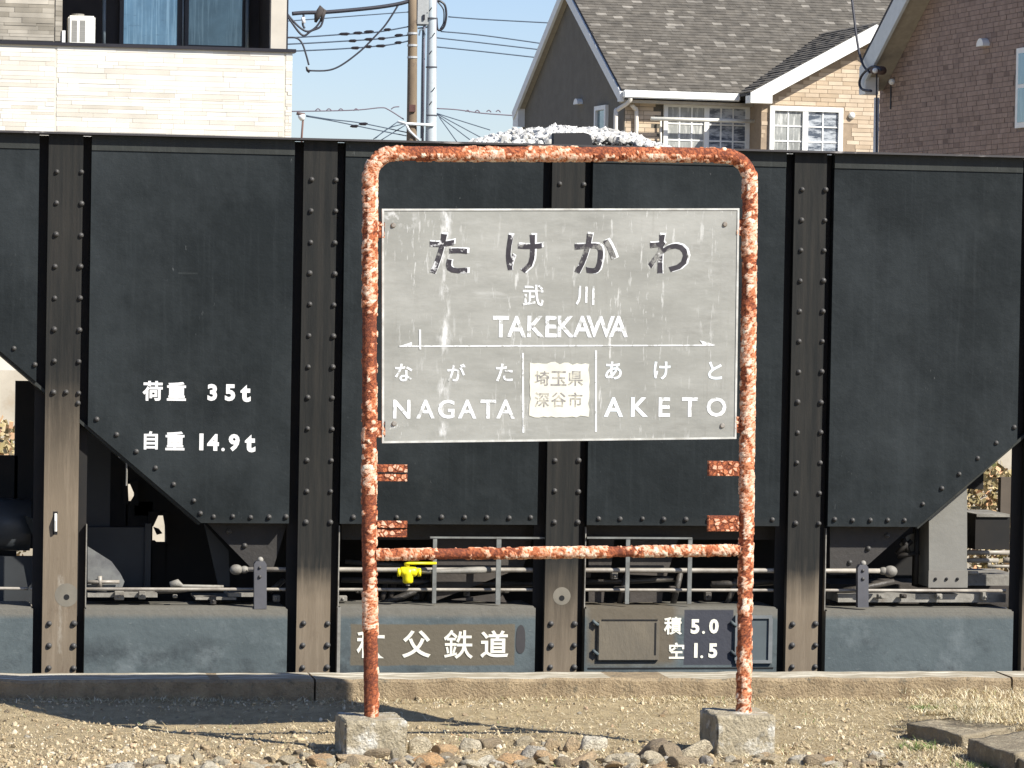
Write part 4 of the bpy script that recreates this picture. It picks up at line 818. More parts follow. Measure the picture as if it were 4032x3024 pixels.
def window(pl, x0, y0, x1, y1, parent, m_fr, m_gl, cols=1, rows=0, d=0.0, fr=0.05, mull=(), mun=0.018, dep=0.06):
    """frame (part) > panes, muntins"""
    u0, z1 = pl.at(x0, y0, d); u1, z0 = pl.at(x1, y1, d)
    if u0 > u1: u0, u1 = u1, u0
    b = BM(); pbox(b, pl, u0, u1, z1-fr, z1, d-0.02, d+dep); pbox(b, pl, u0, u1, z0, z0+fr, d-0.02, d+dep)
    pbox(b, pl, u0, u0+fr, z0+fr, z1-fr, d-0.02, d+dep); pbox(b, pl, u1-fr, u1, z0+fr, z1-fr, d-0.02, d+dep)
    w = obj('window', b, m_fr, parent); edges = [u0+fr]+[u0+(u1-u0)*f for f in mull]+[u1-fr]
    for f in mull: b = BM(); pbox(b, pl, u0+(u1-u0)*f-fr*0.6, u0+(u1-u0)*f+fr*0.6, z0+fr, z1-fr, d-0.02, d+dep*0.85); obj('mullion', b, m_fr, w)
    for i in range(len(edges)-1):
        a = edges[i]+(fr*0.6 if i else 0); c = edges[i+1]-(fr*0.6 if i < len(edges)-2 else 0)
        b = BM(); pbox(b, pl, a, c, z0+fr, z1-fr, d-0.01, d+0.008); obj('pane', b, m_gl[i % len(m_gl)] if isinstance(m_gl, list) else m_gl, w)
        if cols > 1 or rows:
            b = BM()
            for k in range(1, cols): x = a+(c-a)*k/cols; pbox(b, pl, x-mun/2, x+mun/2, z0+fr, z1-fr, d+0.008, d+0.022)
            for k in range(1, rows+1): z = z0+fr+(z1-z0-2*fr)*k/(rows+1); pbox(b, pl, a, c, z-mun/2, z+mun/2, d+0.009, d+0.021)
            obj('muntins', b, m_fr, w)
    return w
m_wfr = mat('white window frame', (0.80,0.80,0.76), (0.74,0.74,0.70), rough=0.5); m_dfr = mat('dark bronze frame', (0.020,0.018,0.022), rough=0.4)

# ------------------------------------------------------------------ left building
LB = Plane((0, 50.0, 0), (1, 0, 0)); G0 = -0.95
lb = root('apartment_building', (*LB.P(LB.at(600, 300)[0], 0)[:2], G0), 'cream stone-clad building with a dark-capped balcony and blue curtained windows, upper left', 'building')
m_cream_w = mat('cream wall base', (0.62,0.58,0.49), (0.56,0.52,0.43), scale=3, rough=0.9)
m_cladc = attr_mat('cream split-face cladding', [(0,(0.51,0.47,0.395)),(0.2,(0.585,0.545,0.47)),(0.5,(0.625,0.595,0.525)),(1,(0.67,0.65,0.585))], rough=0.9, bscale=2.5, amp=(0.90, 1.10))
m_cladg = attr_mat('grey beige cladding', [(0,(0.24,0.215,0.17)),(0.5,(0.33,0.30,0.245)),(1,(0.41,0.375,0.31))], rough=0.9, bscale=3)
uL = LB.at(-1500, 190)[0]; uR, zc = LB.at(1152, 198); zcap0 = LB.at(1150, 207)[1]; zcap1 = LB.at(1150, 194)[1]
b = BM(); pbox(b, LB, uL, uR, G0, zcap0, -0.20, 0.0); obj('balcony_wall', b, m_cream_w, lb)
zlow = LB.at(600, 640)[1]; uj1 = LB.at(219, 350)[0]; uj2 = LB.at(1120, 400)[0]
for a, c in ((uL, uj1-0.012), (uj1+0.012, uj2-0.012), (uj2+0.01, uR)):
    clad('siding_stones', LB, [(a, zlow), (c, zlow), (c, zcap0-0.01), (a, zcap0-0.01)], [], 0.052, 0.15, 0.95, m_cladc, lb, th=(0.003, 0.009), gap=0.003, jitter=0.5)
b = BM(); pbox(b, LB, uL, LB.at(1165,198)[0], zcap0, zcap1, -0.24, 0.045); obj('parapet_cap', b, m_dfr, lb)
u0c = LB.at(246, 100)[0]
b = BM(); pbox(b, LB, uL, u0c, zcap1+0.01, 8.2, -0.6, -0.06); obj('upper_wall', b, mat('grey beige wall', (0.27,0.24,0.19)), lb)
clad('siding_stones', LB, [(uL, zcap1+0.02), (u0c-0.11, zcap1+0.02), (u0c-0.11, 7.2), (uL, 7.2)], [], 0.055, 0.15, 0.8, m_cladg, lb, d=-0.06, th=(0.005, 0.014), gap=0.003, jitter=0.4)
clad('siding_stones', LB, [(u0c-0.10, zcap1+0.02), (u0c, zcap1+0.02), (u0c, 7.2), (u0c-0.10, 7.2)], [], 0.07, 0.15, 0.8, m_cladg, lb, d=-0.055, th=(0.006, 0.012), gap=0.005)
# balcony recess: back wall, ceiling, right cheek, column
m_shade = mat('recess wall darkened for shade', (0.035,0.030,0.030), (0.025,0.022,0.022), scale=4, rough=0.8)  # near-black tone paints the balcony's shade into its walls
BD = -1.7
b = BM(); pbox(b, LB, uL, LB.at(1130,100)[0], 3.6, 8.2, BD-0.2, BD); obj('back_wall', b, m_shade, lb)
b = BM(); pbox(b, LB, uL, uR+0.1, 6.9, 8.2, -8.0, -0.05); obj('storey_above', b, m_cream_w, lb)
b = BM(); pbox(b, LB, uL, uR-0.15, G0, 6.9, -8.0, -1.95); obj('rear_body', b, m_cream_w, lb)
b = BM(); pbox(b, LB, uL, uR, 3.3, 3.6, -2.0, -0.2); obj('balcony_floor', b, m_cream_w, lb)
uc0, _ = LB.at(1068, 100); uc1, _ = LB.at(1129, 100)
b = BM(); pbox(b, LB, uc0, uc1, zcap1+0.001, 6.9, -0.22, -0.03); obj('corner_column', b, m_cladc, lb); 
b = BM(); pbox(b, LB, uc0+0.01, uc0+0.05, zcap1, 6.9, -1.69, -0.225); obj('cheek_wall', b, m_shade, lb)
b = BM(); ppx(b, LB, 1129, -40, 1133, 200, -0.2, -0.16); obj('downpipe', b, m_dfr, lb)
mg1 = glass('curtained window, pale blue', (0.30,0.46,0.55), 0.12); add_mix(mg1, (0.48,0.64,0.70), f_noise(3.5, (5,1,0.15), 0.48, 0.6, 0.8)); add_mix(mg1, (0.08,0.10,0.12), f_noise(3, (0.7,1,5), 0.62, 0.68, 0.5))  # blue tones here and in mg2 also imitate sky reflected over the curtains
mg1.node_tree.nodes['Principled BSDF'].inputs['Metallic'].default_value = 0.6
mg2 = glass('curtained window, grey blue', (0.17,0.25,0.28), 0.12); add_mix(mg2, (0.22,0.30,0.32), f_noise(5, (5,1,0.2), 0.48, 0.6, 0.8))
mg2.node_tree.nodes['Principled BSDF'].inputs['Metallic'].default_value = 0.5
window(LB, 472, -60, 712, 196, lb, m_dfr, mg1, d=BD+0.03, fr=0.06)
window(LB, 728, -60, 968, 200, lb, m_dfr, mg2, d=BD+0.03, fr=0.06)
m_pipe = mat('grey blue pipe', (0.16,0.20,0.23), rough=0.4)
for x in (411, 975, 722):
    b = BM(); tube(b, [LB.A(x, -60, BD+0.25), LB.A(x-3, 210, BD+0.25)], 0.028 if x != 722 else 0.014, 10); obj('balcony_pipe', b, m_pipe, lb, True)
# air conditioner standing on the balcony
AC = root('air_conditioner', (*LB.P(LB.at(322, 150, -0.6)[0], 0, -0.6)[:2], 3.6), 'white air conditioner outdoor unit on the balcony of the cream building', 'air conditioner')
b = BM(); uA, zA = LB.at(270, 60, -0.35); uB, _ = LB.at(376, 60, -0.35); pbox(b, LB, uA, uB, zA-0.62, zA, -0.75, -0.35); bmesh.ops.bevel(b, geom=b.edges[:], offset=0.02, segments=2, affect='EDGES')
obj('casing', b, mat('white enamel casing', (0.78,0.77,0.70), (0.72,0.71,0.64), rough=0.5), AC)
for x0, x1 in ((283, 303), (315, 335)):
    b = BM(); ppx(b, LB, x0, 80, x1, 165, -0.352, -0.347); obj('grille', b, mat('grey grille', (0.28,0.27,0.25), (0.2,0.2,0.18), scale=30, stretch=(0.1,1,4)), AC)
b = BM(); 
bmesh.ops.create_cone(b, cap_ends=True, segments=16, radius1=0.09, radius2=0.09, depth=0.03, matrix=Matrix.Translation(LB.P((uA+uB)/2-0.05, zA+0.016, -0.5))); obj('top_cap', b, m_lgrey, AC)
b = BM(); ppx(b, LB, 245, 120, 257, 168, -0.055, -0.02); tag(obj('wall_box', b, m_wfr), 'small white box at the wall corner left of the air conditioner', 'utility box')

# ------------------------------------------------------------------ house with the shingle roof
def from_px(px, py, depth): r = ray(px, py); return CAM + r*(depth/r.dot(fw))
HY = math.radians(4.66); uF = Vector((math.cos(HY), math.sin(HY), 0)); uS = Vector((-math.sin(HY), math.cos(HY), 0))
CA = from_px(2440, 600, 72.0); CA.z = 0
FA = Plane(CA, uF); SA = Plane(CA, uS)            # front wall; gable wall running back to the left
ha = root('grey_gabled_house', (CA.x, CA.y, G0), 'grey and tan brick house with a steep brown shingle roof and white gutters', 'house')
m_stucco = mat('dark grey brown siding', (0.165,0.15,0.12), (0.135,0.122,0.097), scale=3, rough=0.95, bump=0.6, bscale=16)
m_white_t = mat('white trim', (0.80,0.80,0.76), (0.74,0.74,0.69), scale=4, rough=0.6)
m_soffit = mat('tan soffit', (0.42,0.37,0.28), rough=0.8); m_roofed = mat('dark roof edge', (0.045,0.042,0.042), rough=0.8)
OV = 0.16
E1 = SA.at(2019, 436, OV); RG = SA.at(2223, -74, OV); E2 = SA.at(2447, 352, OV)
# true wall outline under the roof
wu0 = SA.at(2440, 600, 0)[0]; wu1 = SA.at(2052, 600, 0)[0]
FDs = -E2[0]-0.30; FA = Plane(CA+FA.n*FDs, uF); D0 = 0.30; WD = 0.75
def roofz(u): return (E2[1]+(RG[1]-E2[1])*(u-E2[0])/(RG[0]-E2[0])) if u < RG[0] else (E1[1]+(RG[1]-E1[1])*(u-E1[0])/(RG[0]-E1[0]))
b = BM(); poly(b, SA, [(-FDs, G0), (wu1, G0), (wu1, roofz(wu1)-0.25), (RG[0], RG[1]-0.25), (-FDs, roofz(-FDs)-0.25)], -8.5, 0.0); obj('gable_wall', b, m_stucco, ha)
# roof slabs (ridge runs along the front)
def slab_roof(pl, pa, pb, L, m, name, th=0.16, d0=OV):
    b = BM(); nx, nz = -(pb[1]-pa[1]), (pb[0]-pa[0]); l = math.hypot(nx, nz); nx, nz = nx/l*th, nz/l*th
    if nz > 0: nx, nz = -nx, -nz
    poly(b, pl, [pa, pb, (pb[0]+nx, pb[1]+nz), (pa[0]+nx, pa[1]+nz)], -L, d0); return obj(name, b, m, ha)
def on(u): return (u, roofz(u))
UWL = FA.at(2955, 363, WD+0.35)[0]
R0W = FA.at(2955, 363, WD+0.35); R1W = FA.at(3457, 92, WD+0.35); SLW = (R1W[1]-R0W[1])/(R1W[0]-R0W[0])
slab_roof(SA, E2, RG, 11.0, m_roofed, 'roof'); slab_roof(SA, (RG[0]+0.002, RG[1]), E1, 11.0, m_roofed, 'roof')
def barge(pl, pa, pb, off, w, d0, d1, m, name, par):
    """board along the rake, w deep measured square to the slope, starting off below the roof's top face"""
    nx, nz = -(pb[1]-pa[1]), (pb[0]-pa[0]); l = math.hypot(nx, nz); nx, nz = nx/l, nz/l
    if nz > 0: nx, nz = -nx, -nz
    b = BM(); poly(b, pl, [(pa[0]+nx*off, pa[1]+nz*off), (pb[0]+nx*off, pb[1]+nz*off), (pb[0]+nx*(off+w), pb[1]+nz*(off+w)), (pa[0]+nx*(off+w), pa[1]+nz*(off+w))], d0, d1); return obj(name, b, m, par)
barge(SA, E1, (RG[0], RG[1]+0.0), 0.05, 0.20, OV-0.03, OV+0.03, m_white_t, 'barge_board', ha); barge(SA, E2, RG, 0.05, 0.20, OV-0.03, OV+0.03, m_white_t, 'barge_board', ha)
barge(SA, E1, RG, 0.17, 0.05, 0.0, OV-0.03, m_soffit, 'soffit', ha); barge(SA, E2, RG, 0.17, 0.05, 0.0, OV-0.03, m_soffit, 'soffit', ha)
b = BM(); poly(b, SA, [(E1[0]-0.02, E1[1]-0.35), (E1[0]-0.45, E1[1]-0.38), (E1[0]-0.45, E1[1]+0.2), (E1[0]-0.02, E1[1]-0.08)], 0.0, OV); obj('eave_return', b, m_white_t, ha)
b = BM(); poly(b, SA, [(E2[0]+0.0, E2[1]-0.24), (E2[0]+0.16, E2[1]-0.24), (E2[0]+0.16, E2[1]+0.06), (E2[0]+0.0, E2[1]-0.05)], OV-0.06, OV+0.032); obj('eave_return', b, m_white_t, ha)
# shingles on the front slope
slope = Vector((0,0,0)); ev = SA.P(E2[0], E2[1], OV); rg = SA.P(RG[0], RG[1], OV); us_ = (rg-ev).normalized(); Ls = (rg-ev).length; nrm = uF.cross(us_).normalized()
if nrm.z < 0: nrm = -nrm
m_shing = attr_mat('brown shingles', [(0,(0.088,0.079,0.064)),(0.6,(0.112,0.100,0.081)),(0.88,(0.126,0.114,0.094)),(0.92,(0.18,0.165,0.138)),(1,(0.24,0.22,0.185))], rough=0.95, bscale=5)  # palest ramp stops imitate glints on scattered shingles
L = []; row = 0; t = 0.0; ex = 0.135
while t < Ls:
    a = -random.uniform(0, 0.3); lim = 8.6+OV if (ev+us_*t-FA.O).dot(FA.n) < WD-0.2 else UWL+OV+max(0.0, ((ev+us_*t).z-R0W[1])/SLW)+0.1
    while a < lim:
        w = random.uniform(0.13, 0.24); a0, a1 = max(a, 0)+0.001, min(a+w, lim)-0.001
        if a1 > a0+0.02:
            lo_, hi_ = random.uniform(0.013, 0.020), 0.005; q = lambda A_, B_, H: ev+uF*A_+us_*B_+nrm*H
            L.append(([q(a0,t,lo_), q(a1,t,lo_), q(a1,t+ex,hi_), q(a0,t+ex,hi_), q(a0,t,0.001), q(a1,t,0.001), q(a1,t+ex,0.001), q(a0,t+ex,0.001)], random.random()))
        a += w
    t += ex*0.97; row += 1

boxes_np('shingles', L, m_shing, ha)
# front wall and its brick, gutter, windows, wing
m_tan = attr_mat('tan brick facing', [(0,(0.42,0.325,0.22)),(0.4,(0.47,0.37,0.26)),(0.8,(0.51,0.41,0.295)),(1,(0.57,0.47,0.35))], rough=0.9, bscale=3, amp=(0.88,1.1))
zw = FA.at(2700, 640)[1]; zg = FA.at(2700, 392)[1]; WF = 1.0
b = BM(); pbox(b, FA, 0.001, 3.3, G0, zg, -0.3, 0.0); obj('front_wall', b, mat('tan mortar', (0.33,0.25,0.17)), ha)
hu = lambda x, y, d=0.0: FA.at(x, y, d)
def rect(x0, y0, x1, y1, d=0.0): a, c = FA.at(x0, y0, d), FA.at(x1, y1, d); return (a[0], c[0], c[1], a[1])
clad('facing_bricks', FA, [(0.01, zw), (3.2, zw), (3.2, zg-0.02), (0.01, zg-0.02)], [rect(2612,400,2950,620)], 0.085, 0.24, 0.42, m_tan, ha, th=(0.004,0.010), gap=0.008)
mgA = glass('pane with painted bright reflection', (0.34,0.35,0.33), 0.08); add_mix(mgA, (0.62,0.62,0.58), f_noise(5, (3,1,0.5), 0.5, 0.6, 0.8)); mgB = glass('dim pane with painted reflection', (0.10,0.12,0.15), 0.06); add_mix(mgB, (0.50,0.53,0.55), f_noise(5, (0.6,1,2.2), 0.42, 0.56, 0.9))  # pale tones paint the sunlit reflections into both panes
window(FA, 2612, 404, 2946, 640, ha, m_wfr, [mgA, mgB], 3, 2, 0.0, 0.085, (0.5,), 0.03, 0.06)
b = BM(); ug0, _ = FA.at(2438, 380, OV); pbox(b, FA, -OV+0.02, UWL+0.02, E2[1]-0.17, E2[1]-0.01, D0+0.005, D0+0.12); bmesh.ops.bevel(b, geom=b.edges[:], offset=0.02, segments=2, affect='EDGES'); obj('gutter', b, m_white_t, ha)
b = BM(); pbox(b, FA, -OV+0.05, 3.3, E2[1]-0.26, E2[1]-0.20, 0.0, D0); obj('eave_soffit', b, m_soffit, ha)
m_dp = mat('cream downpipe', (0.74,0.70,0.62), (0.66,0.62,0.54), rough=0.5)
b = BM(); tube(b, smooth_path([FA.A(2480,372,D0+0.05), FA.A(2482,392,D0+0.05), FA.A(2462,412,0.25), FA.A(2432,432,0.10), FA.A(2425,450,0.08), FA.A(2424,620,0.08)], 4), 0.045, 9); obj('downpipe', b, m_dp, ha, True)
b = BM(); tube(b, smooth_path([FA.A(2486,412,0.12), FA.A(2500,428,0.08), FA.A(2506,450,0.06), FA.A(2505,640,0.06)], 4), 0.045, 9); obj('downpipe', b, m_dp, ha, True)
b = BM(); tube(b, [FA.A(2562,467,0.30), FA.A(2986,478,0.30)], 0.040, 10); lp = obj('drying_pole', b, mat('white drying pole', (0.80,0.78,0.68), rough=0.5), None, True); tag(lp, 'white drying pole held across the window of the tan brick wall', 'drying pole')
for x in (2602, ):
    b = BM(); tube(b, [FA.A(x,470,0.1), FA.A(x,640,0.1)], 0.022, 8); obj('pole_post', b, m_dp, ha, True)
# gable wall fittings
window(SA, 2350, 420, 2392, 560, ha, m_wfr, mg2, d=0.01, fr=0.09)
def vent(pl, x, y, w, h, d, par, name='vent_hood'):
    u, z = pl.at(x, y, d); ww = w; b = BM()
    n = 8
    A = [(u-ww, z-h*0.4), (u+ww, z-h*0.4)]+[(u+ww*math.cos(math.pi*k/n), z-h*0.4+h*math.sin(math.pi*k/n)) for k in range(1, n)]
    poly(b, pl, A, d, d+0.12); return obj(name, b, m_white_t, par)
vent(SA, 2287, 402, 0.16, 0.12, 0.0, ha)
# wing with its own gable, standing forward of the front wall
u0w = FA.at(2997, 500, WD)[0]; u1w = u0w+4.6
r0 = FA.at(2955, 363, WD+0.35); r1 = FA.at(3457, 92, WD+0.35); sl = (r1[1]-r0[1])/(r1[0]-r0[0]); apx = (u0w+u1w)/2; apz = r0[1]+sl*(apx-r0[0])
zr = lambda u: r0[1]+sl*(u-r0[0]) if u < apx else apz-sl*(u-apx)
b = BM(); poly(b, FA, [(u0w, G0), (u1w, G0), (u1w, zr(u1w)-0.12), (apx, apz-0.12), (u0w, zr(u0w)-0.12)], -2.0, WD); obj('wing_wall', b, mat('tan mortar, wing', (0.33,0.25,0.17)), ha)
clad('facing_bricks', FA, [(u0w, zw), (u1w, zw), (u1w, zr(u1w)-0.3), (apx, apz-0.3), (u0w, zr(u0w)-0.3)], [rect(3028,418,3316,620,WD)], 0.085, 0.24, 0.46, m_tan, ha, d=WD, th=(0.004,0.010), gap=0.008)
window(FA, 3030, 416, 3313, 640, ha, m_wfr, [mgA, mgB], 2, 2, WD, 0.095, (0.485,), 0.028, 0.06)
b = BM(); W3 = WD+0.35
poly(b, FA, [r0, (apx, apz), (2*apx-r0[0], r0[1]), (2*apx-r0[0], r0[1]-0.06), (apx, apz-0.06), (r0[0], r0[1]-0.06)], -3.5, W3); obj('wing_roof', b, m_roofed, ha)
# wing shingles on its left slope
evw = FA.P(r0[0], r0[1], W3); tw = Vector((uF.x, uF.y, 0))*(1/math.hypot(1, sl)); tw.z = sl/math.hypot(1, sl); back = -FA.n; Lw = (apx-r0[0])*math.hypot(1, sl); nw = tw.cross(back).normalized(); nw = nw if nw.z > 0 else -nw
L = []; t = 0
while t < Lw:
    a = -random.uniform(0, 0.3)
    while a < 3.6:
        w = random.uniform(0.2, 0.34); a0, a1 = max(a,0)+0.004, min(a+w,3.6)-0.004
        if a1 > a0+0.02:
            lo_ = random.uniform(0.014, 0.03); q = lambda A_, B_, H: evw+back*A_+tw*B_+nw*H
            L.append(([q(a0,t,lo_), q(a1,t,lo_), q(a1,t+0.14,0.006), q(a0,t+0.14,0.006), q(a0,t,0.001), q(a1,t,0.001), q(a1,t+0.14,0.001), q(a0,t+0.14,0.001)], random.random()*0.8))
        a += w
    t += 0.136
boxes_np('shingles', L, m_shing, ha)
b = BM(); f0 = (r0[0], r0[1]-0.005); f1 = (apx, apz-0.005); fd = 0.30
poly(b, FA, [f0, f1, (apx, apz-fd), (r0[0]+0.46, r0[1]+sl*0.46-fd), (r0[0]+0.46, r0[1]-0.21), (r0[0], r0[1]-0.21)], W3-0.30, W3+0.02); obj('barge_board', b, m_white_t, ha)
b = BM(); q0 = (2*apx-r0[0], r0[1]-0.005); poly(b, FA, [f1, q0, (q0[0], q0[1]-0.21), (q0[0]-0.46, q0[1]+sl*0.46-fd), (apx, apz-fd)], W3-0.30, W3+0.02); obj('barge_board', b, m_white_t, ha)
b = BM(); bmesh.ops.create_cone(b, cap_ends=True, segments=16, radius1=0.075, radius2=0.055, depth=0.07, matrix=Matrix.Translation(FA.A(3355, 455, WD+0.04)) @ Matrix.Rotation(math.pi/2, 4, 'X')); obj('round_vent', b, m_white_t, ha, True)

# ------------------------------------------------------------------ brown brick house on the right
CB = from_px(3460, 600, 59.0); CB.z = 0
SB = Plane(CB, -uS); hb = root('brown_brick_house', (CB.x, CB.y, G0), 'brown brick house with pale barge boards filling the upper right corner', 'house')
m_bb = attr_mat('brown bricks', [(0,(0.17,0.12,0.098)),(0.06,(0.27,0.195,0.157)),(0.6,(0.295,0.215,0.173)),(1,(0.32,0.235,0.19))], rough=0.95, bscale=5, amp=(0.85,1.1))
OB = 0.40; e0 = SB.at(3391, 236, OB); e1 = SB.at(3510, 0, OB); sb = (e1[1]-e0[1])/(e1[0]-e0[0]); WB = 8.6; ra = (e0[0]+0.5+WB/2, 0); rb = (ra[0], e0[1]+sb*(ra[0]-e0[0]))
rzb = lambda u: e0[1]+sb*(u-e0[0]) if u < ra[0] else rb[1]-sb*(u-ra[0])
b = BM(); poly(b, SB, [(0, G0), (WB, G0), (WB, rzb(WB)-0.3), (rb[0], rb[1]-0.3), (0, rzb(0)-0.3)], -9.0, 0.0); obj('brick_wall', b, mat('dark mortar', (0.19,0.145,0.12)), hb)
wB = (*[SB.at(4012, 300)[0]], *[SB.at(4012, 300)[0]+1.3], SB.at(4012, 505)[1], SB.at(4012, 192)[1])
clad('bricks', SB, [(0.005, SB.at(3500,700)[1]), (6.2, SB.at(3500,700)[1]), (6.2, 8.6), (4.2, 8.6), (0.005, rzb(0)-0.3)], [wB], 0.078, 0.20, 0.235, m_bb, hb, th=(0.004,0.012), gap=0.012, bond=0.11)
b = BM(); u = wB[0]; pbox(b, SB, wB[0], wB[1], wB[2], wB[3], 0.0, 0.05); wb = obj('window', b, m_wfr, hb)
zm = (wB[2]*0.48+wB[3]*0.52)
for z0_, z1_ in ((wB[2]+0.08, zm-0.03), (zm+0.03, wB[3]-0.08)):
    b = BM(); pbox(b, SB, wB[0]+0.09, wB[1]-0.09, z0_, z1_, 0.045, 0.055); obj('pane', b, mg2, wb)
eB = (rb[0]*2-e0[0], e0[1])
for pa, pb in ((e0, rb), (rb, eB)):
    b = BM(); poly(b, SB, [pa, pb, (pb[0], pb[1]-0.30), (pa[0], pa[1]-0.30)], -9.2, OB); obj('roof', b, m_roofed, hb)
    b = BM(); poly(b, SB, [(pa[0], pa[1]-0.16), (pb[0], pb[1]-0.16), (pb[0], pb[1]-0.62), (pa[0], pa[1]-0.62)] if False else [(pa[0], pa[1]-0.13), (pb[0], pb[1]-0.13), (pb[0], pb[1]-0.56), (pa[0], pa[1]-0.56)], OB-0.02, OB+0.03); obj('barge_board', b, mat('pale grey barge', (0.62,0.65,0.64), (0.56,0.59,0.58), rough=0.6), hb)
    b = BM(); poly(b, SB, [(pa[0], pa[1]-0.44), (pb[0], pb[1]-0.44), (pb[0], pb[1]-0.50), (pa[0], pa[1]-0.50)], 0.0, OB-0.02); obj('soffit', b, m_soffit, hb)
b = BM(); poly(b, SB, [(e0[0]+0.002, e0[1]-0.58), (e0[0]+0.30, e0[1]-0.58), (e0[0]+0.30, e0[1]-0.1), (e0[0]+0.002, e0[1]-0.2)], OB-0.20, OB+0.028); obj('eave_return', b, m_white_t, hb)
b = BM(); tube(b, [SB.P(-0.09, G0, 0.02), SB.P(-0.09, e0[1]-0.6, 0.02)], 0.045, 10); obj('downpipe', b, m_white_t, hb, True)
vent(SB, 3886, 170, 0.14, 0.12, 0.0, hb)
b = BM(); bmesh.ops.create_uvsphere(b, u_segments=10, v_segments=8, radius=0.055, matrix=Matrix.Translation(SB.A(3512, 322, 0.04))); obj('cable_cap', b, m_white_t, hb, True)
b = BM(); tube(b, [SB.A(3508, 335, 0.02), SB.A(3506, 430, 0.02)], 0.012, 6); obj('wall_cable', b, m_dfr, hb)

# ------------------------------------------------------------------ poles and wires
UP = Plane((0, 84.0, 0), (1, 0, 0)); GR = -0.95
def ub(x): return UP.at(x, 1000)[0]
m_pole1 = mat('brown weathered pole', (0.22,0.165,0.105), (0.15,0.11,0.07), scale=2, rough=0.85, stretch=(1,1,0.4), c3=(0.10,0.07,0.05), c3amt=0.42); m_pole2 = mat('pale concrete pole', (0.50,0.55,0.56), (0.42,0.46,0.47), scale=3, rough=0.75)
p1 = root('utility_pole', (UP.A(1622, 500).x, 84.0, GR), 'brown weathered utility pole carrying the three clamped wires', 'utility pole')
b = BM(); tube(b, [UP.P(UP.at(1618, 560)[0]-0.02, GR), UP.A(1621, 545), UP.A(1625, 100), UP.A(1625, -120)], [0.15,0.125,0.112,0.11], 16); obj('pole_shaft', b, m_pole1, p1, True)
b = BM(); 
for y in (222, 128, 175): tube(b, [UP.A(1624, y), UP.A(1624, y+8)], 0.130, 16)
obj('pole_band', b, mat('galvanised band', (0.55,0.56,0.55), rough=0.4, metal=0.3), p1)
b = BM(); ppx(b, UP, 1612, 412, 1636, 440, 0.10, 0.17); obj('pole_plate', b, mat('rust brown plate', (0.10,0.045,0.035)), p1)
p2 = root('utility_pole', (UP.A(1698, 500).x, 84.0, GR), 'pale concrete utility pole with a hanging cable loop at its top right', 'utility pole')
b = BM(); tube(b, [UP.P(UP.at(1697, 560)[0], GR), UP.A(1697, 545), UP.A(1701, 100), UP.A(1702, -120)], [0.165,0.135,0.115,0.11], 18); obj('pole_shaft', b, m_pole2, p2, True)
b = BM(); tube(b, [UP.A(1719, -60, 0.05), UP.A(1716, 120, 0.05), UP.A(1714, 560, 0.05)], 0.022, 8); tube(b, [UP.A(1672, -60, 0.02), UP.A(1670, 140, 0.02), UP.A(1664, 560, 0.02)], 0.03, 8); obj('pole_conduit', b, mat('grey violet conduit', (0.20,0.20,0.24)), p2, True)
for y in (70, 262, 452): b = BM(); tube(b, [UP.A(1699, y), UP.A(1699, y+5)], 0.138, 16); obj('pole_band', b, mat('dark band', (0.08,0.08,0.09)), p2)
b = BM(); 
for i, y in enumerate((30, 130, 200, 345, 400)): x = 1690+(i % 2)*12; tube(b, [UP.A(x, y+14, 0.13), UP.A(x+10, y, 0.20)], 0.012, 6)
obj('step_bolt', b, m_dfr, p2)
b = BM(); ppx(b, UP, 1641, -40, 1688, 100, -0.2, 0.1); bmesh.ops.bevel(b, geom=b.edges[:], offset=0.03, segments=2, affect='EDGES'); tb = obj('pole_box', b, mat('grey equipment box', (0.36,0.37,0.36), (0.30,0.31,0.30)), p2); b = BM(); ppx(b, UP, 1666, 57, 1673, 78, 0.1, 0.14); obj('box_latch', b, m_dfr, tb)
b = BM(); tube(b, [UP.A(1645, 112), UP.A(1690, 106)], 0.02, 6); tube(b, [UP.A(1665, 108), UP.A(1661, 300), UP.A(1658, 545)], 0.02, 6); tube(b, [UP.A(1650,140,0.05), UP.A(1655,118,0.05), UP.A(1668,116,0.05), UP.A(1674,135,0.05), UP.A(1668,150,0.05)], 0.02, 6); obj('pole_fitting', b, m_pipe, p2)
m_wh = mat('white painted arm', (0.72,0.76,0.76), rough=0.5)
b = BM(); tube(b, [UP.A(1566, 478, 0.15), UP.A(1600, 487, 0.15), UP.A(1708, 493, 0.15)], 0.035, 8); tube(b, [UP.A(1598, 488, 0.15), UP.A(1612, 515, 0.15), UP.A(1650, 552, 0.15)], 0.03, 8); obj('cross_arm', b, m_wh, p2, True)
b = BM(); tube(b, smooth_path([UP.A(1718,4), UP.A(1735,6), UP.A(1752,22), UP.A(1757,60), UP.A(1750,100), UP.A(1735,118), UP.A(1722,112), UP.A(1719,70)], 5), 0.028, 7); tube(b, smooth_path([UP.A(1724,8), UP.A(1742,30), UP.A(1748,50), UP.A(1746,90), UP.A(1733,114)], 5), 0.016, 6); tag(obj('cable_loop', b, m_dfr, p2, True))
m_wire = mat('dark cable', (0.035,0.035,0.045), rough=0.6); m_wire2 = mat('blue grey cable', (0.06,0.09,0.13), rough=0.6)
def wire(label, runs, r=0.018, m=None, grp='overhead wires', clamps=(), name='overhead_wire', D_=0.0):
    b = BM()
    for pts in runs: tube(b, smooth_path([UP.A(x, y, D_) for x, y in pts], 5), r, 6)
    o = obj(name, b, m or m_wire, None, True); tag(o, label, 'wire', grp)
    for (x, y, l) in clamps:
        c = BM(); tube(c, [UP.A(x-l/2, y+1, D_), UP.A(x-l/4, y, D_), UP.A(x+l/4, y, D_), UP.A(x+l/2, y-2, D_)], [0.01, 0.035, 0.04, 0.012], 6); obj('wire_clamp', c, m_dfr, o)
    return o
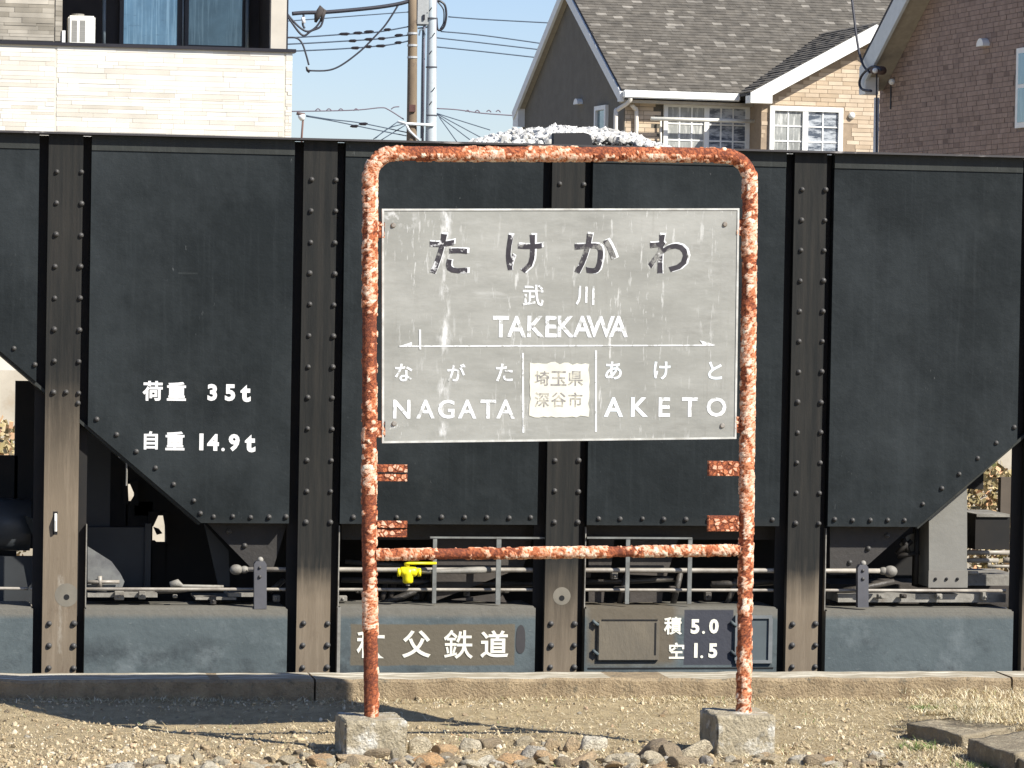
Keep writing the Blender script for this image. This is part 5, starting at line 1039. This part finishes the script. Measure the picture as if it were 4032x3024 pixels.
wire('uppermost of the three clamped wires left of the brown pole', [[(600,170),(1130,149),(1340,136),(1480,127),(1612,104)]], 0.017, m_wire2, clamps=((1355,134,46),(1408,130,38),(1452,125,40),(1525,117,30)))
wire('middle one of the three clamped wires left of the brown pole', [[(600,195),(1130,174),(1370,161),(1500,152),(1608,138)]], 0.017, m_wire2, clamps=((1388,161,36),(1452,155,38),(1502,152,34),(1570,139,34)))
wire('lowest of the three clamped wires left of the brown pole', [[(600,222),(1160,201),(1380,190),(1500,180),(1560,172),(1612,160)]], 0.017, m_wire2, clamps=((1398,189,38),(1450,184,30),(1498,181,44),(1568,168,30)))
for lb_, pts in (('uppermost of the four wires running right from the pale pole to the grey gable', [(1765,66),(1900,76),(2200,92)]), ('second of the four wires right of the pale pole', [(1735,124),(1900,139),(2180,178)]), ('third of the four wires right of the pale pole', [(1712,148),(1900,169),(2180,202)]), ('lowest of the four wires right of the pale pole', [(1712,184),(1900,203),(2180,234)])):
    wire(lb_, [pts], 0.015, m_wire2)
wire('thin faint wire crossing above the clamped wires', [[(900,100),(1240,75),(1420,61),(1612,47)]], 0.013, m_wire2)
wire('thick bundled cable sagging from the pole top to the upper left', [[(1150,54),(1200,50),(1280,48),(1400,38),(1500,27),(1580,13),(1640,-6)]], 0.048, m_wire)
wire('dark cable loop with a splice hanging beside the cream building', [[(1120,40),(1150,78),(1185,112),(1215,124),(1245,106),(1270,68),(1282,40)],[(1120,44),(1150,90),(1180,130),(1200,140),(1225,122),(1262,104),(1276,60)],[(1180,52),(1195,58),(1192,95),(1200,112)]], 0.026, m_wire)
b = BM(); tube(b, [UP.A(1242,88), UP.A(1250,60), UP.A(1268,34), UP.A(1280,42), UP.A(1262,84)], [0.03,0.085,0.10,0.06,0.03], 8); tag(obj('splice_box', b, mat('brown splice sleeve', (0.06,0.05,0.045)), None, True), 'dark cable splice sleeve high beside the cream building', 'cable splice')
b = BM(); tube(b, [UP.A(1193,68), UP.A(1196,92)], 0.045, 8); tag(obj('insulator', b, mat('white insulator', (0.8,0.78,0.76)), None, True), 'small white insulator in the cable loop beside the cream building', 'insulator')
wire('slack drop wire curving down from the pole top to a dead end', [[(1568,20),(1520,95),(1475,145),(1420,200),(1345,256),(1290,277),(1216,278)],[(1130,148),(1168,150),(1190,172),(1205,215),(1216,256)]], 0.022, m_wire)
b = BM(); tube(b, [UP.A(1206,262), UP.A(1212,276), UP.A(1218,286)], [0.02,0.045,0.02], 7); tag(obj('wire_end', b, m_dfr), 'dead end clamp at the bottom of the slack drop wire', 'wire clamp')
wire('low wire with small loops left of the poles', [[(900,442),(1190,438),(1320,436),(1420,432),(1500,424),(1530,432),(1590,470)],[(1540,430),(1552,422),(1572,420)]]+[[(x-10,436),(x,428),(x+10,435)] for x in (1252,1295,1342,1402)], 0.014, mat('faded cable', (0.17,0.14,0.17)))
wire('low wire with small loops right of the poles', [[(1720,427),(1800,432),(1900,446),(2040,456)]]+[[(x-9,440),(x,434),(x+9,442)] for x in (1842,1880,1925,1962)], 0.014, mat('faded cable', (0.17,0.14,0.17)))
wire('pair of low wires falling to the right behind the small lamp', [[(1205,455),(1300,470),(1400,481),(1500,500),(1640,530)],[(1205,458),(1320,478),(1450,505),(1600,535)]], 0.013, m_wire2, clamps=((1395,497,34),(1430,488,36)))
wire('fan of stay wires spreading from the pale pole to the lower right', [[(1715,445),(1900,545)],[(1715,445),(1930,512)],[(1730,462),(1800,560)],[(1715,447),(1850,550)]], 0.012, m_wire2)
wire('stay wires spreading from the white arm to the lower left', [[(1568,478),(1470,548)],[(1600,490),(1500,552)],[(1600,486),(1530,505),(1478,545)]], 0.012, m_wire2)
# service drop and coil on the brown house
b = BM(); Q = lambda x, y, d=0.5: SB.A(x, y, d)
tube(b, smooth_path([Q(3350,-40), Q(3362,60), Q(3372,140), Q(3385,215), Q(3402,262), Q(3425,285)], 5), 0.020, 6)
tube(b, smooth_path([Q(3470,275), Q(3440,262), Q(3415,275), Q(3392,300), Q(3384,330), Q(3396,352), Q(3430,358)], 5), 0.022, 6)
tag(obj('service_cable', b, m_wire, None, True), 'black service cable dropping onto the corner of the brown brick house', 'cable')
b = BM(); tube(b, [Q(3440,275,0.45), Q(3476,278,0.45)], 0.07, 10); jb = obj('junction_fitting', b, mat('brown fitting', (0.10,0.06,0.045)), None, True); tag(jb, 'brown cable fitting at the eave corner of the brown house', 'cable fitting')
b = BM(); bmesh.ops.create_uvsphere(b, u_segments=10, v_segments=8, radius=0.045, matrix=Matrix.Translation(Q(3446,278,0.56))); obj('insulator', b, m_white_t, jb, True)
b = BM(); tube(b, [Q(3452,290,0.3), Q(3451,700,0.3)], 0.014, 6); obj('drop_cable', b, m_wire, jb)
# little lamp behind the wagon
LP = Plane((0, 24.0, 0), (1,0,0)); q = lambda x, y: LP.A(x, y)
la = root('small_lamp', (q(1188,560).x, 24.0, GR), 'small white-banded lamp head on a thin rusty stem behind the wagon rim', 'lamp')
b = BM(); tube(b, [Vector((q(1188,560).x, 24.0, GR)), q(1188,540), q(1193,470)], 0.007, 8); obj('stem', b, mat('brown stem', (0.16,0.09,0.07)), la, True)
b = BM(); tube(b, [q(1168,446), q(1200,452)], 0.011, 8); obj('lamp_hood', b, mat('brown hood', (0.16,0.11,0.10)), la, True)
b = BM(); tube(b, [q(1186,452), q(1188,462), q(1191,474)], [0.024,0.024,0.014], 12); obj('lamp_shade', b, m_white_t, la, True)

# ------------------------------------------------------------------ what shows through under the wagon
m_leaf = attr_mat('dry hedge leaves', [(0,(0.16,0.13,0.06)),(0.4,(0.34,0.27,0.12)),(0.7,(0.50,0.40,0.24)),(0.86,(0.56,0.30,0.16)),(1,(0.12,0.17,0.05))], rough=0.9, bscale=3)
def shrub(name, x0, x1, y, h, n, label, cat):
    X = rng.uniform(x0, x1, n); Yd = rng.normal(y, 0.4, n); Z = -0.95 + h*np.sqrt(rng.random(n))*np.array([0.65+0.5*nf(x, 0, 1.6, 3) for x in X])
    s = rng.uniform(0.012, 0.035, n); Q_ = rot_mats(n); B4 = np.array([[-1,-.6,0],[1,-.6,0],[1,.6,0],[-1,.6,0]])
    V = np.einsum('nij,kj->nki', Q_, B4)*s[:,None,None] + np.stack([X,Yd,Z],1)[:,None,:]
    Fc = (np.array([[0,1,2,3]])[None]+(np.arange(n)*4)[:,None,None]).reshape(-1,4)
    o = link_mesh(name, np_mesh(name, V.reshape(-1,3), Fc, np.repeat(rng.random(n), 4)), None, m_leaf); tag(o, label, cat, kind='stuff'); return o
shrub('hedge', -6, 1.0, 27.0, 1.5, 22000, 'dry leafy growth seen under the left end of the wagon', 'shrubs')
shrub('hedge', 5.0, 11.0, 27.0, 1.35, 22000, 'dry leafy growth seen under the right end of the wagon', 'shrubs')
b = BM(); pbox(b, Plane((0,34,0),(1,0,0)), -30, 30, -0.95, 0.75, -0.15, 0.0); o = obj('low_wall', b, mat('pale block wall', (0.50,0.45,0.36), (0.36,0.32,0.25), scale=1.5, rough=0.9, c3=(0.36,0.3,0.22), c3amt=0.45)); tag(o, 'pale low block wall beyond the tracks, seen under the wagon', 'wall')
